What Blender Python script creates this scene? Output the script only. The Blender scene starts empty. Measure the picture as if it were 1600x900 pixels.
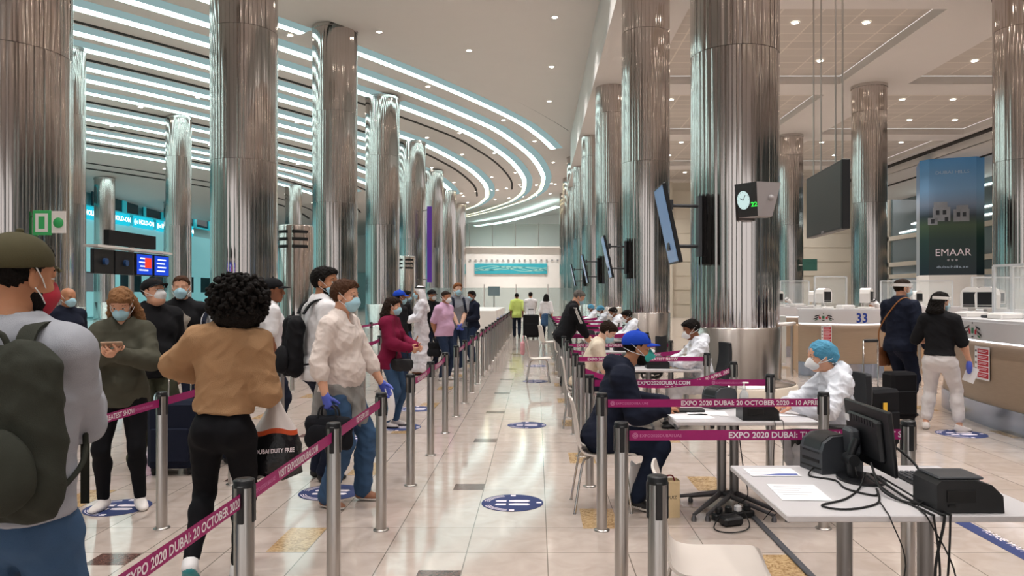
import bpy, math, random
import numpy as np
from mathutils import Vector, Matrix, noise
sc = bpy.context.scene
COL = sc.collection
PI = math.pi
# ------------------------------------------------------------------ camera, world, exposure
F, CX, CY, EYE = 1177.0, 838.0, 461.0, 1.65
cam = bpy.data.cameras.new('camera'); camo = bpy.data.objects.new('camera', cam); COL.objects.link(camo)
camo.location = (0, 0, EYE); camo.rotation_euler = (PI/2, 0, 0)
cam.lens = F*36/1600; cam.sensor_width = 36
cam.shift_x = (800-CX)/1600; cam.shift_y = (CY-450)/1600
cam.clip_end = 500; cam.clip_start = .05
sc.camera = camo
sc.view_settings.view_transform = 'Standard'; sc.view_settings.look = 'None'
sc.view_settings.exposure = EXPOSURE = 0.0
sc.view_settings.gamma = 1; sc.view_settings.use_curve_mapping = False
w = bpy.data.worlds.new('world'); sc.world = w; w.use_nodes = True
WB = w.node_tree.nodes['Background']
WB.inputs[0].default_value = (1.0, .98, .97, 1); WB.inputs[1].default_value = WORLD = 1.1
cy = sc.cycles
cy.use_denoising = True; cy.max_bounces = 7; cy.diffuse_bounces = 3; cy.glossy_bounces = 4
cy.transmission_bounces = 6; cy.transparent_max_bounces = 10; cy.sample_clamp_indirect = 6
cy.caustics_reflective = False; cy.caustics_refractive = False; cy.use_light_tree = True
DOWN_W = 72.0     # watts of one ceiling downlight
STRIP_E = 5.0      # strength of the cove lamps
random.seed(7)

# ------------------------------------------------------------------ helpers
def lin(c):
    if isinstance(c, str):
        c = [int(c[i:i+2], 16)/255 for i in (0, 2, 4)]
    return tuple((x/12.92 if x <= .04045 else ((x+.055)/1.055)**2.4) for x in c[:3]) + (1,)
_M = {}
def mat(name, col, rough=.5, metal=0., spec=.5, emit=None, es=0., var=0., vscale=30., bump=0., bscale=200., trans=0., alpha=1., coat=0., ior=1.45, aniso=None):
    if name in _M: return _M[name]
    m = bpy.data.materials.new(name); m.use_nodes = True; nt = m.node_tree; b = nt.nodes['Principled BSDF']
    c = lin(col)
    b.inputs['Base Color'].default_value = c; b.inputs['Roughness'].default_value = rough; b.inputs['Metallic'].default_value = metal
    b.inputs['Specular IOR Level'].default_value = spec; b.inputs['IOR'].default_value = ior
    b.inputs['Transmission Weight'].default_value = trans; b.inputs['Alpha'].default_value = alpha; b.inputs['Coat Weight'].default_value = coat
    if emit: b.inputs['Emission Color'].default_value = lin(emit); b.inputs['Emission Strength'].default_value = es
    if var or bump:
        tc = nt.nodes.new('ShaderNodeTexCoord')
        n = nt.nodes.new('ShaderNodeTexNoise'); n.inputs['Scale'].default_value = vscale; n.inputs['Detail'].default_value = 4
        mp = nt.nodes.new('ShaderNodeMapping'); nt.links.new(tc.outputs['Object'], mp.inputs[0]); nt.links.new(mp.outputs[0], n.inputs['Vector'])
        if aniso: mp.inputs['Scale'].default_value = aniso
        if var:
            r = nt.nodes.new('ShaderNodeMix'); r.data_type = 'RGBA'
            r.inputs['A'].default_value = tuple(max(0, x*(1-var)) for x in c[:3])+(1,)
            r.inputs['B'].default_value = tuple(min(1, x*(1+var)) for x in c[:3])+(1,)
            nt.links.new(n.outputs['Fac'], r.inputs['Factor']); nt.links.new(r.outputs['Result'], b.inputs['Base Color'])
        if bump:
            n2 = nt.nodes.new('ShaderNodeTexNoise'); n2.inputs['Scale'].default_value = bscale; n2.inputs['Detail'].default_value = 3
            nt.links.new(mp.outputs[0], n2.inputs['Vector'])
            bp = nt.nodes.new('ShaderNodeBump'); bp.inputs['Strength'].default_value = bump; bp.inputs['Distance'].default_value = .01
            nt.links.new(n2.outputs['Fac'], bp.inputs['Height']); nt.links.new(bp.outputs[0], b.inputs['Normal'])
    _M[name] = m; return m
def emis(name, col, s):
    return mat(name, '000000', .6, emit=col, es=s, spec=.0)
def cloth(name, col, bump=.25, var=.12, rough=.85, bscale=350): return mat(name, col, rough, spec=.2, var=var, vscale=9, bump=bump, bscale=bscale)

def tag(o, label=None, cat=None, group=None, kind=None):
    if label: o['label'] = label
    if cat: o['category'] = cat
    if group: o['group'] = group
    if kind: o['kind'] = kind
    return o
def empty(name, loc, label, cat, rz=0, group=None):
    o = bpy.data.objects.new(name, None); COL.objects.link(o); o.empty_display_size = .1
    o.location = loc; o.rotation_euler = (0, 0, rz); return tag(o, label, cat, group, 'thing' if cat in ('column', 'facade', 'partition') else None)
def link(name, me, parent=None):
    o = bpy.data.objects.new(name, me); COL.objects.link(o)
    if parent is not None: o.parent = parent
    return o
def copy_tree(o, parent=None):
    c = o.copy(); COL.objects.link(c); c.parent = parent
    for ch in list(o.children): copy_tree(ch, c)
    return c
def relabel(o, label, group=None):
    o['label'] = label
    if group: o['group'] = group
    return o

class MB:
    def __init__(s): s.v = []; s.f = []; s.m = []; s.s = []
    def add(s, vs, fs, m=0, smooth=False, M=None):
        b = len(s.v)
        if M is not None: vs = [M @ Vector(p) for p in vs]
        s.v += [tuple(p) for p in vs]; s.f += [tuple(b+i for i in f) for f in fs]
        s.m += [m]*len(fs); s.s += [smooth]*len(fs); return s
    def box(s, c, d, m=0, rz=0, M=None, bev=0.):
        x, y, z = d[0]/2, d[1]/2, d[2]/2
        T = Matrix.Translation(c) @ Matrix.Rotation(rz, 4, 'Z')
        if M is not None: T = M @ T
        if bev <= 0:
            vs = [(i, j, k) for i in (-x, x) for j in (-y, y) for k in (-z, z)]
            return s.add(vs, [(0, 1, 3, 2), (4, 6, 7, 5), (0, 4, 5, 1), (2, 3, 7, 6), (0, 2, 6, 4), (1, 5, 7, 3)], m, M=T)
        b = min(bev, x*.95, y*.95, z*.95); vs = []; idx = {}
        for i in (-1, 1):
            for j in (-1, 1):
                for k in (-1, 1):
                    for a in range(3):
                        p = [i*(x-b), j*(y-b), k*(z-b)]; p[a] = (i*x, j*y, k*z)[a]
                        idx[(i, j, k, a)] = len(vs); vs.append(p)
        fs = []
        for a in range(3):
            u, v = [(1, 2), (2, 0), (0, 1)][a]
            for sg in (-1, 1):
                q = []
                for (p, r) in ((-1, -1), (1, -1), (1, 1), (-1, 1)):
                    t = [0, 0, 0]; t[a] = sg; t[u] = p; t[v] = r; q.append(idx[(*t, a)])
                fs.append(q if sg > 0 else q[::-1])
        for a in range(3):          # edges along axis a
            u, v = [(1, 2), (2, 0), (0, 1)][a]
            for p in (-1, 1):
                for r in (-1, 1):
                    def I(sa, ax): t = [0, 0, 0]; t[a] = sa; t[u] = p; t[v] = r; return idx[(*t, ax)]
                    q = [I(-1, u), I(1, u), I(1, v), I(-1, v)]
                    fs.append(q if p*r > 0 else q[::-1])
        for i in (-1, 1):
            for j in (-1, 1):
                for k in (-1, 1):
                    q = [idx[(i, j, k, 0)], idx[(i, j, k, 1)], idx[(i, j, k, 2)]]
                    fs.append(q if i*j*k > 0 else q[::-1])
        return s.add(vs, fs, m, M=T)
    def cyl(s, p0, p1, r0, r1=None, n=16, m=0, cap=True, smooth=True):
        return s.tube([p0, p1], [r0, r0 if r1 is None else r1], n, m, cap, smooth)
    def tube(s, pts, r, n=8, m=0, cap=True, smooth=True):
        P = [Vector(p) for p in pts]; R = r if isinstance(r, (list, tuple)) else [r]*len(P)
        vs = []; fs = []; up = None
        for i, p in enumerate(P):
            t = (P[min(i+1, len(P)-1)]-P[max(i-1, 0)])
            if t.length < 1e-9: t = Vector((0, 0, 1))
            t.normalize()
            if up is None:
                up = Vector((0, 0, 1)) if abs(t.z) < .9 else Vector((1, 0, 0))
            a = t.cross(up)
            if a.length < 1e-6: a = t.orthogonal()
            a.normalize(); b = a.cross(t).normalized(); up = b
            for k in range(n):
                th = 2*PI*k/n; vs.append(p+(a*math.cos(th)+b*math.sin(th))*R[i])
        for i in range(len(P)-1):
            for k in range(n):
                fs.append((i*n+k, (i+1)*n+k, (i+1)*n+(k+1) % n, i*n+(k+1) % n))
        s.add(vs, fs, m, smooth)
        if cap:
            L = len(P)-1
            s.add([vs[k] for k in range(n)], [tuple(range(n))], m); s.add([vs[L*n+k] for k in range(n)], [tuple(range(n))[::-1]], m)
        return s
    def lathe(s, prof, c=(0, 0, 0), n=32, m=0, smooth=True, M=None):
        vs = []; fs = []
        for (r, z) in prof:
            for k in range(n):
                th = 2*PI*k/n; vs.append((c[0]+r*math.cos(th), c[1]+r*math.sin(th), c[2]+z))
        for i in range(len(prof)-1):
            for k in range(n):
                fs.append((i*n+k, i*n+(k+1) % n, (i+1)*n+(k+1) % n, (i+1)*n+k))
        return s.add(vs, fs, m, smooth, M)
    def prism(s, poly, z0, z1, m=0, M=None, smooth=False):
        n = len(poly); vs = [(p[0], p[1], z0) for p in poly]+[(p[0], p[1], z1) for p in poly]
        fs = [tuple(range(n))[::-1], tuple(range(n, 2*n))]
        s.add(vs, fs, m, M=M)
        return s.add(vs, [(i, (i+1) % n, n+(i+1) % n, n+i) for i in range(n)], m, smooth, M)
    def sheet(s, rows, th=0., m=0, smooth=True):
        nr, nc = len(rows), len(rows[0]); vs = [Vector(p) for r in rows for p in r]
        fs = [(i*nc+j, i*nc+j+1, (i+1)*nc+j+1, (i+1)*nc+j) for i in range(nr-1) for j in range(nc-1)]
        if th:
            nm = [Vector((0, 0, 0)) for _ in vs]
            for f in fs:
                k = (vs[f[1]]-vs[f[0]]).cross(vs[f[2]]-vs[f[0]])
                for i in f: nm[i] += k
            N = len(vs); vs2 = vs+[v-n.normalized()*th for v, n in zip(vs, nm)]
            f2 = fs+[tuple(i+N for i in f[::-1]) for f in fs]
            bd = [i for i in range(nc)]+[i*nc+nc-1 for i in range(1, nr)]+[(nr-1)*nc+j for j in range(nc-2, -1, -1)]+[i*nc for i in range(nr-2, 0, -1)]
            s.add(vs2, f2, m, smooth)
            return s.add(vs2, [(bd[(i+1) % len(bd)], bd[i], bd[i]+N, bd[(i+1) % len(bd)]+N) for i in range(len(bd))], m)
        return s.add(vs, fs, m, smooth)
    def mesh(s, name, mats):
        me = bpy.data.meshes.new(name); me.from_pydata(s.v, [], s.f)
        for mm in (mats if isinstance(mats, (list, tuple)) else [mats]): me.materials.append(mm)
        me.polygons.foreach_set('material_index', s.m); me.polygons.foreach_set('use_smooth', s.s)
        me.update(); return me
    def build(s, name, mats, parent=None): return link(name, s.mesh(name, mats), parent)

def smooth_pts(pts, n=6):
    P = [Vector(p) for p in pts]; out = []
    for i in range(len(P)-1):
        a, b, c, d = P[max(i-1, 0)], P[i], P[i+1], P[min(i+2, len(P)-1)]
        for k in range(n):
            t = k/n
            out.append(.5*((2*b)+(c-a)*t+(2*a-5*b+4*c-d)*t*t+(3*b-a-3*c+d)*t**3))
    out.append(P[-1]); return out
_TX = {}
def text_mesh(body, size, bold=False):
    k = (body, size, bold)
    if k not in _TX:
        cu = bpy.data.curves.new('t', 'FONT'); cu.body = body; cu.size = size; cu.resolution_u = 2
        if bold: cu.offset = size*.022
        o = bpy.data.objects.new('t', cu); COL.objects.link(o)
        dg = bpy.context.evaluated_depsgraph_get(); me = o.evaluated_get(dg).to_mesh()
        V = np.empty(len(me.vertices)*3); me.vertices.foreach_get('co', V); V = V.reshape(-1, 3)
        Fs = [tuple(p.vertices) for p in me.polygons]; o.to_mesh_clear()
        bpy.data.objects.remove(o); bpy.data.curves.remove(cu); _TX[k] = (V, Fs)
    return _TX[k]
def text(mb, body, size, origin, right, up, m=0, center=True, width=None, bold=False):
    """flat lettering on a surface: origin = centre (or left) of the baseline"""
    V, Fs = text_mesh(body, size, bold)
    if not len(V): return mb
    V = V.copy(); x0, x1 = V[:, 0].min(), V[:, 0].max()
    if width: V[:, 0] = (V[:, 0]-x0)*width/(x1-x0); x0, x1 = 0, width
    V[:, 0] -= (x0+x1)/2 if center else x0
    R, U, O = Vector(right).normalized(), Vector(up).normalized(), Vector(origin)
    return mb.add([O+R*p[0]+U*p[1] for p in V], Fs, m)
ORD = ['nearest', 'second', 'third', 'fourth', 'fifth', 'sixth', 'seventh', 'eighth', 'ninth', 'tenth', 'eleventh', 'twelfth', 'thirteenth', 'fourteenth', 'fifteenth', 'sixteenth', 'seventeenth', 'eighteenth', 'nineteenth', 'twentieth', 'twenty-first', 'twenty-second', 'twenty-third', 'twenty-fourth', 'twenty-fifth', 'twenty-sixth', 'twenty-seventh', 'twenty-eighth']

# ------------------------------------------------------------------ materials shared
M_white = mat('white_paint', 'ece8e4', .6, var=.03, vscale=2)
M_ceil = mat('ceiling_paint', 'dcd7d3', .65, var=.02, vscale=1)
M_steel = mat('brushed_steel', 'b9b4b0', .28, 1., var=.08, vscale=40, aniso=(6, 6, .3))
M_chrome = mat('chrome', 'c8c6c4', .12, 1.)
M_black = mat('black_plastic', '17181b', .38, var=.1, vscale=20)
M_blackm = mat('matt_black', '111113', .7)
M_rub = mat('black_rubber', '0e0e0f', .6)
M_mag = mat('magenta_webbing', 'a3166a', .55, var=.06, vscale=60, bump=.15, bscale=900)
M_magtxt = mat('white_print', 'f4e9f0', .6)
M_magtxt2 = mat('faint_print', 'd788b6', .6)
M_table = mat('table_laminate', 'cfccce', .35, var=.02, vscale=5)
M_shell = mat('chair_laminate', 'dcd3cb', .35, var=.04, vscale=6)
M_paper = mat('paper', 'f3f2f4', .7)
M_blue = mat('sticker_blue', '303c6a', .6, spec=.25)
M_glass = mat('clear_glass', 'f2fbfa', .02, trans=1., ior=1.3, spec=.5)
M_wood = mat('oak_veneer', 'b2916f', .4, var=.16, vscale=7, aniso=(1, 1, 14))
M_beige = mat('beige_wall', 'd8cfbf', .6, var=.03, vscale=1)
M_dgrey = mat('dark_grey_plastic', '3a3d42', .4, var=.08, vscale=15)

# ------------------------------------------------------------------ the setting: floor
def floor_mat():
    m = bpy.data.materials.new('polished_floor_tiles'); m.use_nodes = True; nt = m.node_tree; b = nt.nodes['Principled BSDF']
    tc = nt.nodes.new('ShaderNodeTexCoord'); mp = nt.nodes.new('ShaderNodeMapping')
    mp.inputs['Location'].default_value = (-.07+.5166*200, -4.825+.5166*200, 0)
    br = nt.nodes.new('ShaderNodeTexBrick'); br.offset = 0; br.squash = 1
    br.inputs['Scale'].default_value = 1; br.inputs['Brick Width'].default_value = .5166; br.inputs['Row Height'].default_value = .5166
    br.inputs['Mortar Size'].default_value = .0038; br.inputs['Mortar Smooth'].default_value = .1; br.inputs['Bias'].default_value = 0
    br.inputs['Color1'].default_value = lin('c6b8af'); br.inputs['Color2'].default_value = lin('bdafa6'); br.inputs['Mortar'].default_value = lin('7d746c')
    nt.links.new(tc.outputs['Object'], mp.inputs[0]); nt.links.new(mp.outputs[0], br.inputs['Vector'])
    n = nt.nodes.new('ShaderNodeTexNoise'); n.inputs['Scale'].default_value = 5; n.inputs['Detail'].default_value = 8; n.inputs['Distortion'].default_value = 1.2
    nt.links.new(tc.outputs['Object'], n.inputs['Vector'])
    rp = nt.nodes.new('ShaderNodeValToRGB'); rp.color_ramp.elements[0].position = .3; rp.color_ramp.elements[0].color = (.84, .82, .8, 1)
    rp.color_ramp.elements[1].position = .7; rp.color_ramp.elements[1].color = (1, 1, 1, 1)
    nt.links.new(n.outputs['Fac'], rp.inputs[0])
    mx = nt.nodes.new('ShaderNodeMix'); mx.data_type = 'RGBA'; mx.blend_type = 'MULTIPLY'; mx.inputs['Factor'].default_value = 1
    nt.links.new(br.outputs['Color'], mx.inputs['A']); nt.links.new(rp.outputs[0], mx.inputs['B']); nt.links.new(mx.outputs['Result'], b.inputs['Base Color'])
    b.inputs['Roughness'].default_value = .1; b.inputs['Specular IOR Level'].default_value = .75
    return m
M_floor = floor_mat()
def marble(name, a, c):
    m = mat(name, a, .12); nt = m.node_tree; b = nt.nodes['Principled BSDF']
    tc = nt.nodes.new('ShaderNodeTexCoord'); n = nt.nodes.new('ShaderNodeTexNoise'); n.inputs['Scale'].default_value = 22; n.inputs['Detail'].default_value = 9; n.inputs['Distortion'].default_value = 2
    rp = nt.nodes.new('ShaderNodeValToRGB'); rp.color_ramp.elements[0].color = lin(c); rp.color_ramp.elements[1].color = lin(a)
    rp.color_ramp.elements[0].position = .32; rp.color_ramp.elements[1].position = .6
    nt.links.new(tc.outputs['Object'], n.inputs['Vector']); nt.links.new(n.outputs['Fac'], rp.inputs[0]); nt.links.new(rp.outputs[0], b.inputs['Base Color'])
    return m
M_gold = marble('gold_marble', 'c4a67c', '8a6b45'); M_brown = marble('brown_marble', '6a5049', '44302c')
fl = MB()
fl.add([(-70, -30, 0), (45, -30, 0), (45, 120, 0), (-70, 120, 0)], [(0, 1, 2, 3)])
T = .5166
def inlay(x1, y0, wd, dp, m): fl.add([(x1-wd, y0, .0006), (x1, y0, .0006), (x1, y0+dp, .0006), (x1-wd, y0+dp, .0006)], [(0, 1, 2, 3)], m)
for k in range(-1, 14):
    for x1, y0, kind in ((-1.483, 4.84, 1), (.587, 5.32, 1), (1.62, 6.35, 1), (-.45, 6.37, 2), (-2.516, 4.6, 2), (-3.55, 5.87, 1), (3.69, 6.0, 1), (5.75, 6.6, 1)):
        y = y0+2.0664*k
        if kind == 1: inlay(x1, y, .255, .5, 1)
        else: inlay(x1, y, .255, .21, 2)
o = fl.build('floor', [M_floor, M_gold, M_brown]); tag(o, kind='structure')

# ------------------------------------------------------------------ ceilings
CC = (-84.8, 81.1)
def cz(r): return 12.35-.108*max(0, 90-r)
TH = [-90, -22, -16, -10, -5, -1.4, 3.5, 5, 12, 30]; DR = [0, 0, -.8, -1.9, -3.2, -4.8, -8.8, -10.5, -18, -30]
def dr(t): return float(np.interp(t, TH, DR))
def ring(r, t, dz=0, curl=True):
    rr = r+(dr(t) if curl else 0); a = math.radians(t)
    return Vector((CC[0]+rr*math.cos(a), CC[1]+rr*math.sin(a), cz(rr)-dz))
mb = MB()
mb.sheet([[ring(r, t, 0, False) for t in np.linspace(-76, 34, 90)] for r in list(np.linspace(55, 90, 15))+[93, 98]])
tag(mb.build('ceiling', M_ceil), kind='structure')
arc = [ring(92.85, t, 0, False) for t in np.linspace(-76, -19.6, 50)]
mb = MB(); poly = [(p.x, p.y) for p in arc]+[(2.45, 49.9), (2.45, -30), (-66, -30)]
mb.prism(poly, 12.2, 12.7)
tag(mb.build('ceiling', M_ceil), kind='structure')
M_gap = mat('painted_gap_shade', '2e2b29', .8)  # dark strips under the smooth ceiling paint in the shade of its gaps
gp = MB()
def rstrip(mbx, r0, r1, t0, t1, dz, m=0, curl=True, depth=0.03):
    n = max(4, int((t1-t0)/1.2)); ts = np.linspace(t0, t1, n+1)
    mbx.sheet([[ring(r0, t, dz, curl) for t in ts], [ring(r1, t, dz, curl) for t in ts]], depth, m)
for r, wd, t1 in ((85.8, .16, -7), (82.45, .18, -6), (77.4, .18, -4), (73.8, .16, -5), (70.7, .16, -5), (65.4, .22, -5)):
    rstrip(gp, r-wd/2, r+wd/2, -76, t1, .03)
    if r == 65.4: rstrip(gp, 66.6, 66.75, -76, t1, .03)
gp.build('gap_shade_strips', M_gap); gp2 = bpy.data.objects['gap_shade_strips']; gp2.name = 'gap_shade_1'; tag(gp2, kind='structure')
mb = MB(); mb.sheet([[ring(92.62, t, .02, False) for t in np.linspace(-76, -19.8, 50)], [ring(92.84, t, .02, False) for t in np.linspace(-76, -19.8, 50)]], .02)
tag(mb.build('gap_shade_2', M_gap), kind='structure')
M_core = emis('cove_lamp', 'd9fbf7', STRIP_E); M_corew = emis('cove_lamp_warm', 'fff4c4', STRIP_E*.55); M_side = emis('cove_glass', 'b4d3d4', .6)
def light_strip(r, t0, t1, label, wd=.95):
    e = empty('light_strip', ring(r, (t0+t1)/2), label, 'ceiling light', group='curved light strips in the ceiling')
    off = -Vector(e.location)
    def sub(nm, r0, r1, a, b, m, dz):
        x = MB(); rstrip(x, r0, r1, a, b, dz, 0, True, .02); x.v = [tuple(Vector(p)+off) for p in x.v]; return x.build(nm, m, e)
    sub('diffuser', r-wd/2, r+wd/2, t0, t1, M_side, .02)
    if t1 > -9:
        sub('lamp', r-wd*.46, r-wd*.08, t0, -9, M_core, .045); sub('lamp', r-wd*.46, r-wd*.08, -9, t1, M_corew, .045)
    else: sub('lamp', r-wd*.46, r-wd*.08, t0, t1, M_core, .045)
    return e
STR = [(90.8, -74, -33.8), (90.85, -32.6, -16.9), (88.9, -74, 6), (87.2, -74, -28.6), (87.2, -27.6, 4.5), (85.1, -74, -30), (83.7, -74, 1.5), (81.75, -74, -21), (80.4, -74, -8),
       (78.8, -74, -20), (76.75, -74, -16), (75.05, -74, -16), (73.0, -74, -14), (71.7, -74, -14), (69.9, -74, -14)]
for i, (r, a, b) in enumerate(STR):
    light_strip(r, a, b, 'curved white light strip set in the ceiling, %s counted from the aisle edge' % ('first' if i == 0 else ORD[i]), .95 if r > 80 else .8)
e = empty('light_strip', (-1, 90, 11.2), 'slanting light strip at the far end of the ceiling above the balcony', 'ceiling light', group='curved light strips in the ceiling')
mb = MB(); pts = smooth_pts([(2.6, 82, 11.25), (-.6, 89, 11.0), (-4, 94.5, 10.75), (-7.5, 97.5, 10.55)], 5)
mb.sheet([[p-Vector(e.location) for p in pts], [p-Vector(e.location)+Vector((-.55, -.8, 0)) for p in pts]], .03); mb.build('lamp', M_core, e)
# right-hand ceiling, lower, with coffers
RZ = 10.0
cf = MB(); ycut = []
for k in range(-3, 6): ycut += [22+9.4*k, 29.8+9.4*k]
xs = [2.45, 4.45, 12.0, 14.7, 22.2, 22.6]; ys = [-30]+[y for y in ycut if -29 < y < 56]+[62]
cofs = []
for i in range(len(xs)-1):
    for j in range(len(ys)-1):
        if i in (1, 3) and any(abs(ys[j]-(22+9.4*k)) < .01 for k in range(-5, 6)): cofs.append((xs[i], xs[i+1], ys[j], ys[j+1])); continue
        cf.box(((xs[i]+xs[i+1])/2, (ys[j]+ys[j+1])/2, RZ+.15), (xs[i+1]-xs[i], ys[j+1]-ys[j], .3))
tag(cf.build('ceiling', M_ceil), kind='structure')
def tile_mat():
    m = mat('ceiling_tiles', 'c9c1b6', .7); nt = m.node_tree; b = nt.nodes['Principled BSDF']
    tc = nt.nodes.new('ShaderNodeTexCoord'); br = nt.nodes.new('ShaderNodeTexBrick'); br.offset = 0
    br.inputs['Scale'].default_value = 1; br.inputs['Brick Width'].default_value = 1.25; br.inputs['Row Height'].default_value = .78
    br.inputs['Mortar Size'].default_value = .03; br.inputs['Color1'].default_value = lin('c8c0b8'); br.inputs['Color2'].default_value = lin('c0b8b0'); br.inputs['Mortar'].default_value = lin('d9d1c6')
    nt.links.new(tc.outputs['Object'], br.inputs['Vector']); nt.links.new(br.outputs['Color'], b.inputs['Base Color']); return m
M_tile = tile_mat()
cf = MB()
for (a, b, c, d) in cofs:
    cf.add([(a, c, RZ+.32), (b, c, RZ+.32), (b, d, RZ+.32), (a, d, RZ+.32)], [(0, 3, 2, 1)], 0)
tag(cf.build('ceiling', M_tile), kind='structure')
mb = MB(); mb.box((2.36, 10, 11.15), (.18, 80, 2.3)); tag(mb.build('trim_3', M_ceil), kind='structure')
mb = MB(); mb.box((22.75, 16, 9.95), (.3, 92, .1)); tag(mb.build('gap_shade_4', M_gap), kind='structure')  # dark boxes stand in for the shade lines along the soffit
mb = MB(); mb.box((22.98, 16, 9.95), (.12, 92, .9)); tag(mb.build('gap_shade_10', M_ceil), kind='structure')
mb = MB(); mb.box((26.5, 16, 9.6), (7.2, 92, .2)); tag(mb.build('ceiling', M_ceil), kind='structure')
mb = MB(); mb.box((25.2, 16, 9.47), (.14, 92, .06)); tag(mb.build('gap_shade_5', M_gap), kind='structure')

# downlights
M_bulb = emis('downlight_bulb', 'fff6e6', 45)
lamp = bpy.data.lights.new('downlight', 'SPOT'); lamp.energy = DOWN_W*8; lamp.spot_size = math.radians(110); lamp.spot_blend = 1; lamp.shadow_soft_size = .15; lamp.color = (1, .965, .935)
dl0 = None
def downlight(x, y, z, label, lit=True):
    global dl0
    if dl0 is None:
        dl0 = empty('downlight', (x, y, z), label, 'ceiling light', group='round ceiling downlights')
        a = MB(); a.lathe([(.15, -.012), (.15, 0), (.13, -.02), (.11, -.006)], n=14); a.build('bezel', M_white, dl0)
        a = MB(); a.lathe([(.0, -.01), (.105, -.01)], n=12); a.build('bulb', M_bulb, dl0); o = dl0
        dl0['i'] = 0
        del dl0['i']
    else:
        o = copy_tree(dl0); o.location = (x, y, z); relabel(o, label)
    if lit:
        L = bpy.data.objects.new('light', lamp); COL.objects.link(L); L.parent = o; L.location = (0, 0, -.05)
    return o
n = 0
for k in range(-5, 8):
    for (x, dy) in ((-6.3, 0.), (-2.9, 2.3), (.7, 4.6)):
        y = 11.6+6.2*k+dy
        if y > -24 and (x+84.8)**2+(y-81.1)**2 > 93.4**2:
            nm = ('behind the camera' if y < 8 else 'over the aisle'); n += 1
            downlight(x, y, 12.2, 'small round downlight in the flat ceiling over the aisle, %s of its kind' % (ORD[n-1] if n > 1 else 'nearest'), True)
n = 0
for (a, b, c, d) in cofs:
    if c < -20: continue
    n += 1; q = 0
    for fx in (.2, .5, .8):
        for fy in (.25, .75):
            q += 1
            downlight(a+(b-a)*fx, c+(d-c)*fy, RZ+.31, 'round downlight in the %s ceiling coffer on the right, %s light in it' % (ORD[n-1], 'first' if q == 1 else ORD[q-1]), q in (2, 3, 6))
rng = random.Random(3); n = 0
for ri, r in enumerate((89.9, 86.5, 84.4, 81.1, 78.1, 74.4, 68)):
    for ti, t in enumerate(np.arange(-44, -6, 5.2)):
        tt = t+rng.uniform(-1, 1); n += 1
        p = ring(r, tt, .0); o = downlight(p.x, p.y, p.z, 'small downlight between the curved light strips, dot number %d from the aisle edge' % n, n % 3 == 0)
        o['label'] = 'small downlight between the curved strips, %s in the %s band from the aisle' % ('nearest' if ti == 0 else ORD[ti]+' along', 'first' if ri == 0 else ORD[ri])

for xi, x in enumerate((-7, -5.6, -4.2, -2.8, -1.4, 0, 1.4)):  # two rows of downlights added to brighten the end wall
    nth = ('first' if xi == 0 else ORD[xi])+' from the left'
    rr = math.hypot(x-CC[0], 76.5-CC[1]); downlight(x, 76.5, cz(rr)-.01, 'ceiling downlight washing the white end wall, %s' % nth); downlight(x, 70., cz(math.hypot(x-CC[0], 70-CC[1]))-.01, 'ceiling downlight in the row before the end wall, %s' % nth)
# ------------------------------------------------------------------ walls
def struct(name, mb, mats): return tag(mb.build(name, mats), kind='structure')
mb = MB(); mb.box((-2.75, 80.25, 3.35), (11.8, .5, 6.7)); mb.box((-2.75, 80, 6.72), (12, .9, .12)); struct('wall_back', mb, M_white)
mb = MB(); mb.box((-3, 100, 8.6), (60, .3, 8)); struct('wall_back', mb, M_white)
mb = MB(); mb.box((-2.75, 90, 6.6), (30, 19, .2)); struct('trim_6', mb, M_white)
M_bglass = mat('balcony_glass', 'e6f2f1', .06, trans=.75, ior=1.1)
gb = empty('balcony_balustrade', (-2.75, 79.9, 6.78), 'pale glass balcony balustrade above the white end wall', 'balustrade')
for i in range(5):
    x0 = -6.8+2.45*i
    a = MB(); a.box((x0+1.2, 0, 1.2), (2.36, .03, 2.35)); a.build('glass_panel', M_bglass, gb)
    a = MB(); a.cyl((x0, 0, 0), (x0, 0, 2.45), .035, n=8); a.build('post', M_steel, gb)
struct('wall_left', MB().box((-32.4, 45, 4.7), (.4, 150, 9.4)).box((-34, -10, 4), (.2, 30, 8)), mat('left_wall_paint', 'c2e3e2', .6))
mb = MB(); mb.box((15.5, 56.2, 5), (17, .4, 10)); struct('wall_right', mb, M_beige)
struct('wall_back', MB().box((-21, 100, 2.3), (26, .3, 4.7)), mat('left_wall_paint', 'c2e3e2', .6))
mb = MB()
for k, x in enumerate((9.5, 12, 14.3, 19)): mb.box((x, 55.8, 5), (.7 if k % 2 else 1.1, .5, 10))
for z in np.arange(1, 9.5, 1.05): mb.box((15.5, 55.98, z), (17, .03, .02))
struct('trim_7', mb, M_beige)
mb = MB(); mb.box((30.2, 20, 5), (.3, 100, 10)); struct('wall_right', mb, mat('grey_glass_wall', '5c6f74', .08, .0, spec=1.))
mb = MB()
for k in range(12):
    mb.box((30, 14+5*k, 5), (.25, .25, 10))
for z in (3.2, 4.2, 6.4): mb.box((30, 35, z), (.25, 70, .35))
struct('trim_8', mb, M_beige)
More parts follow.
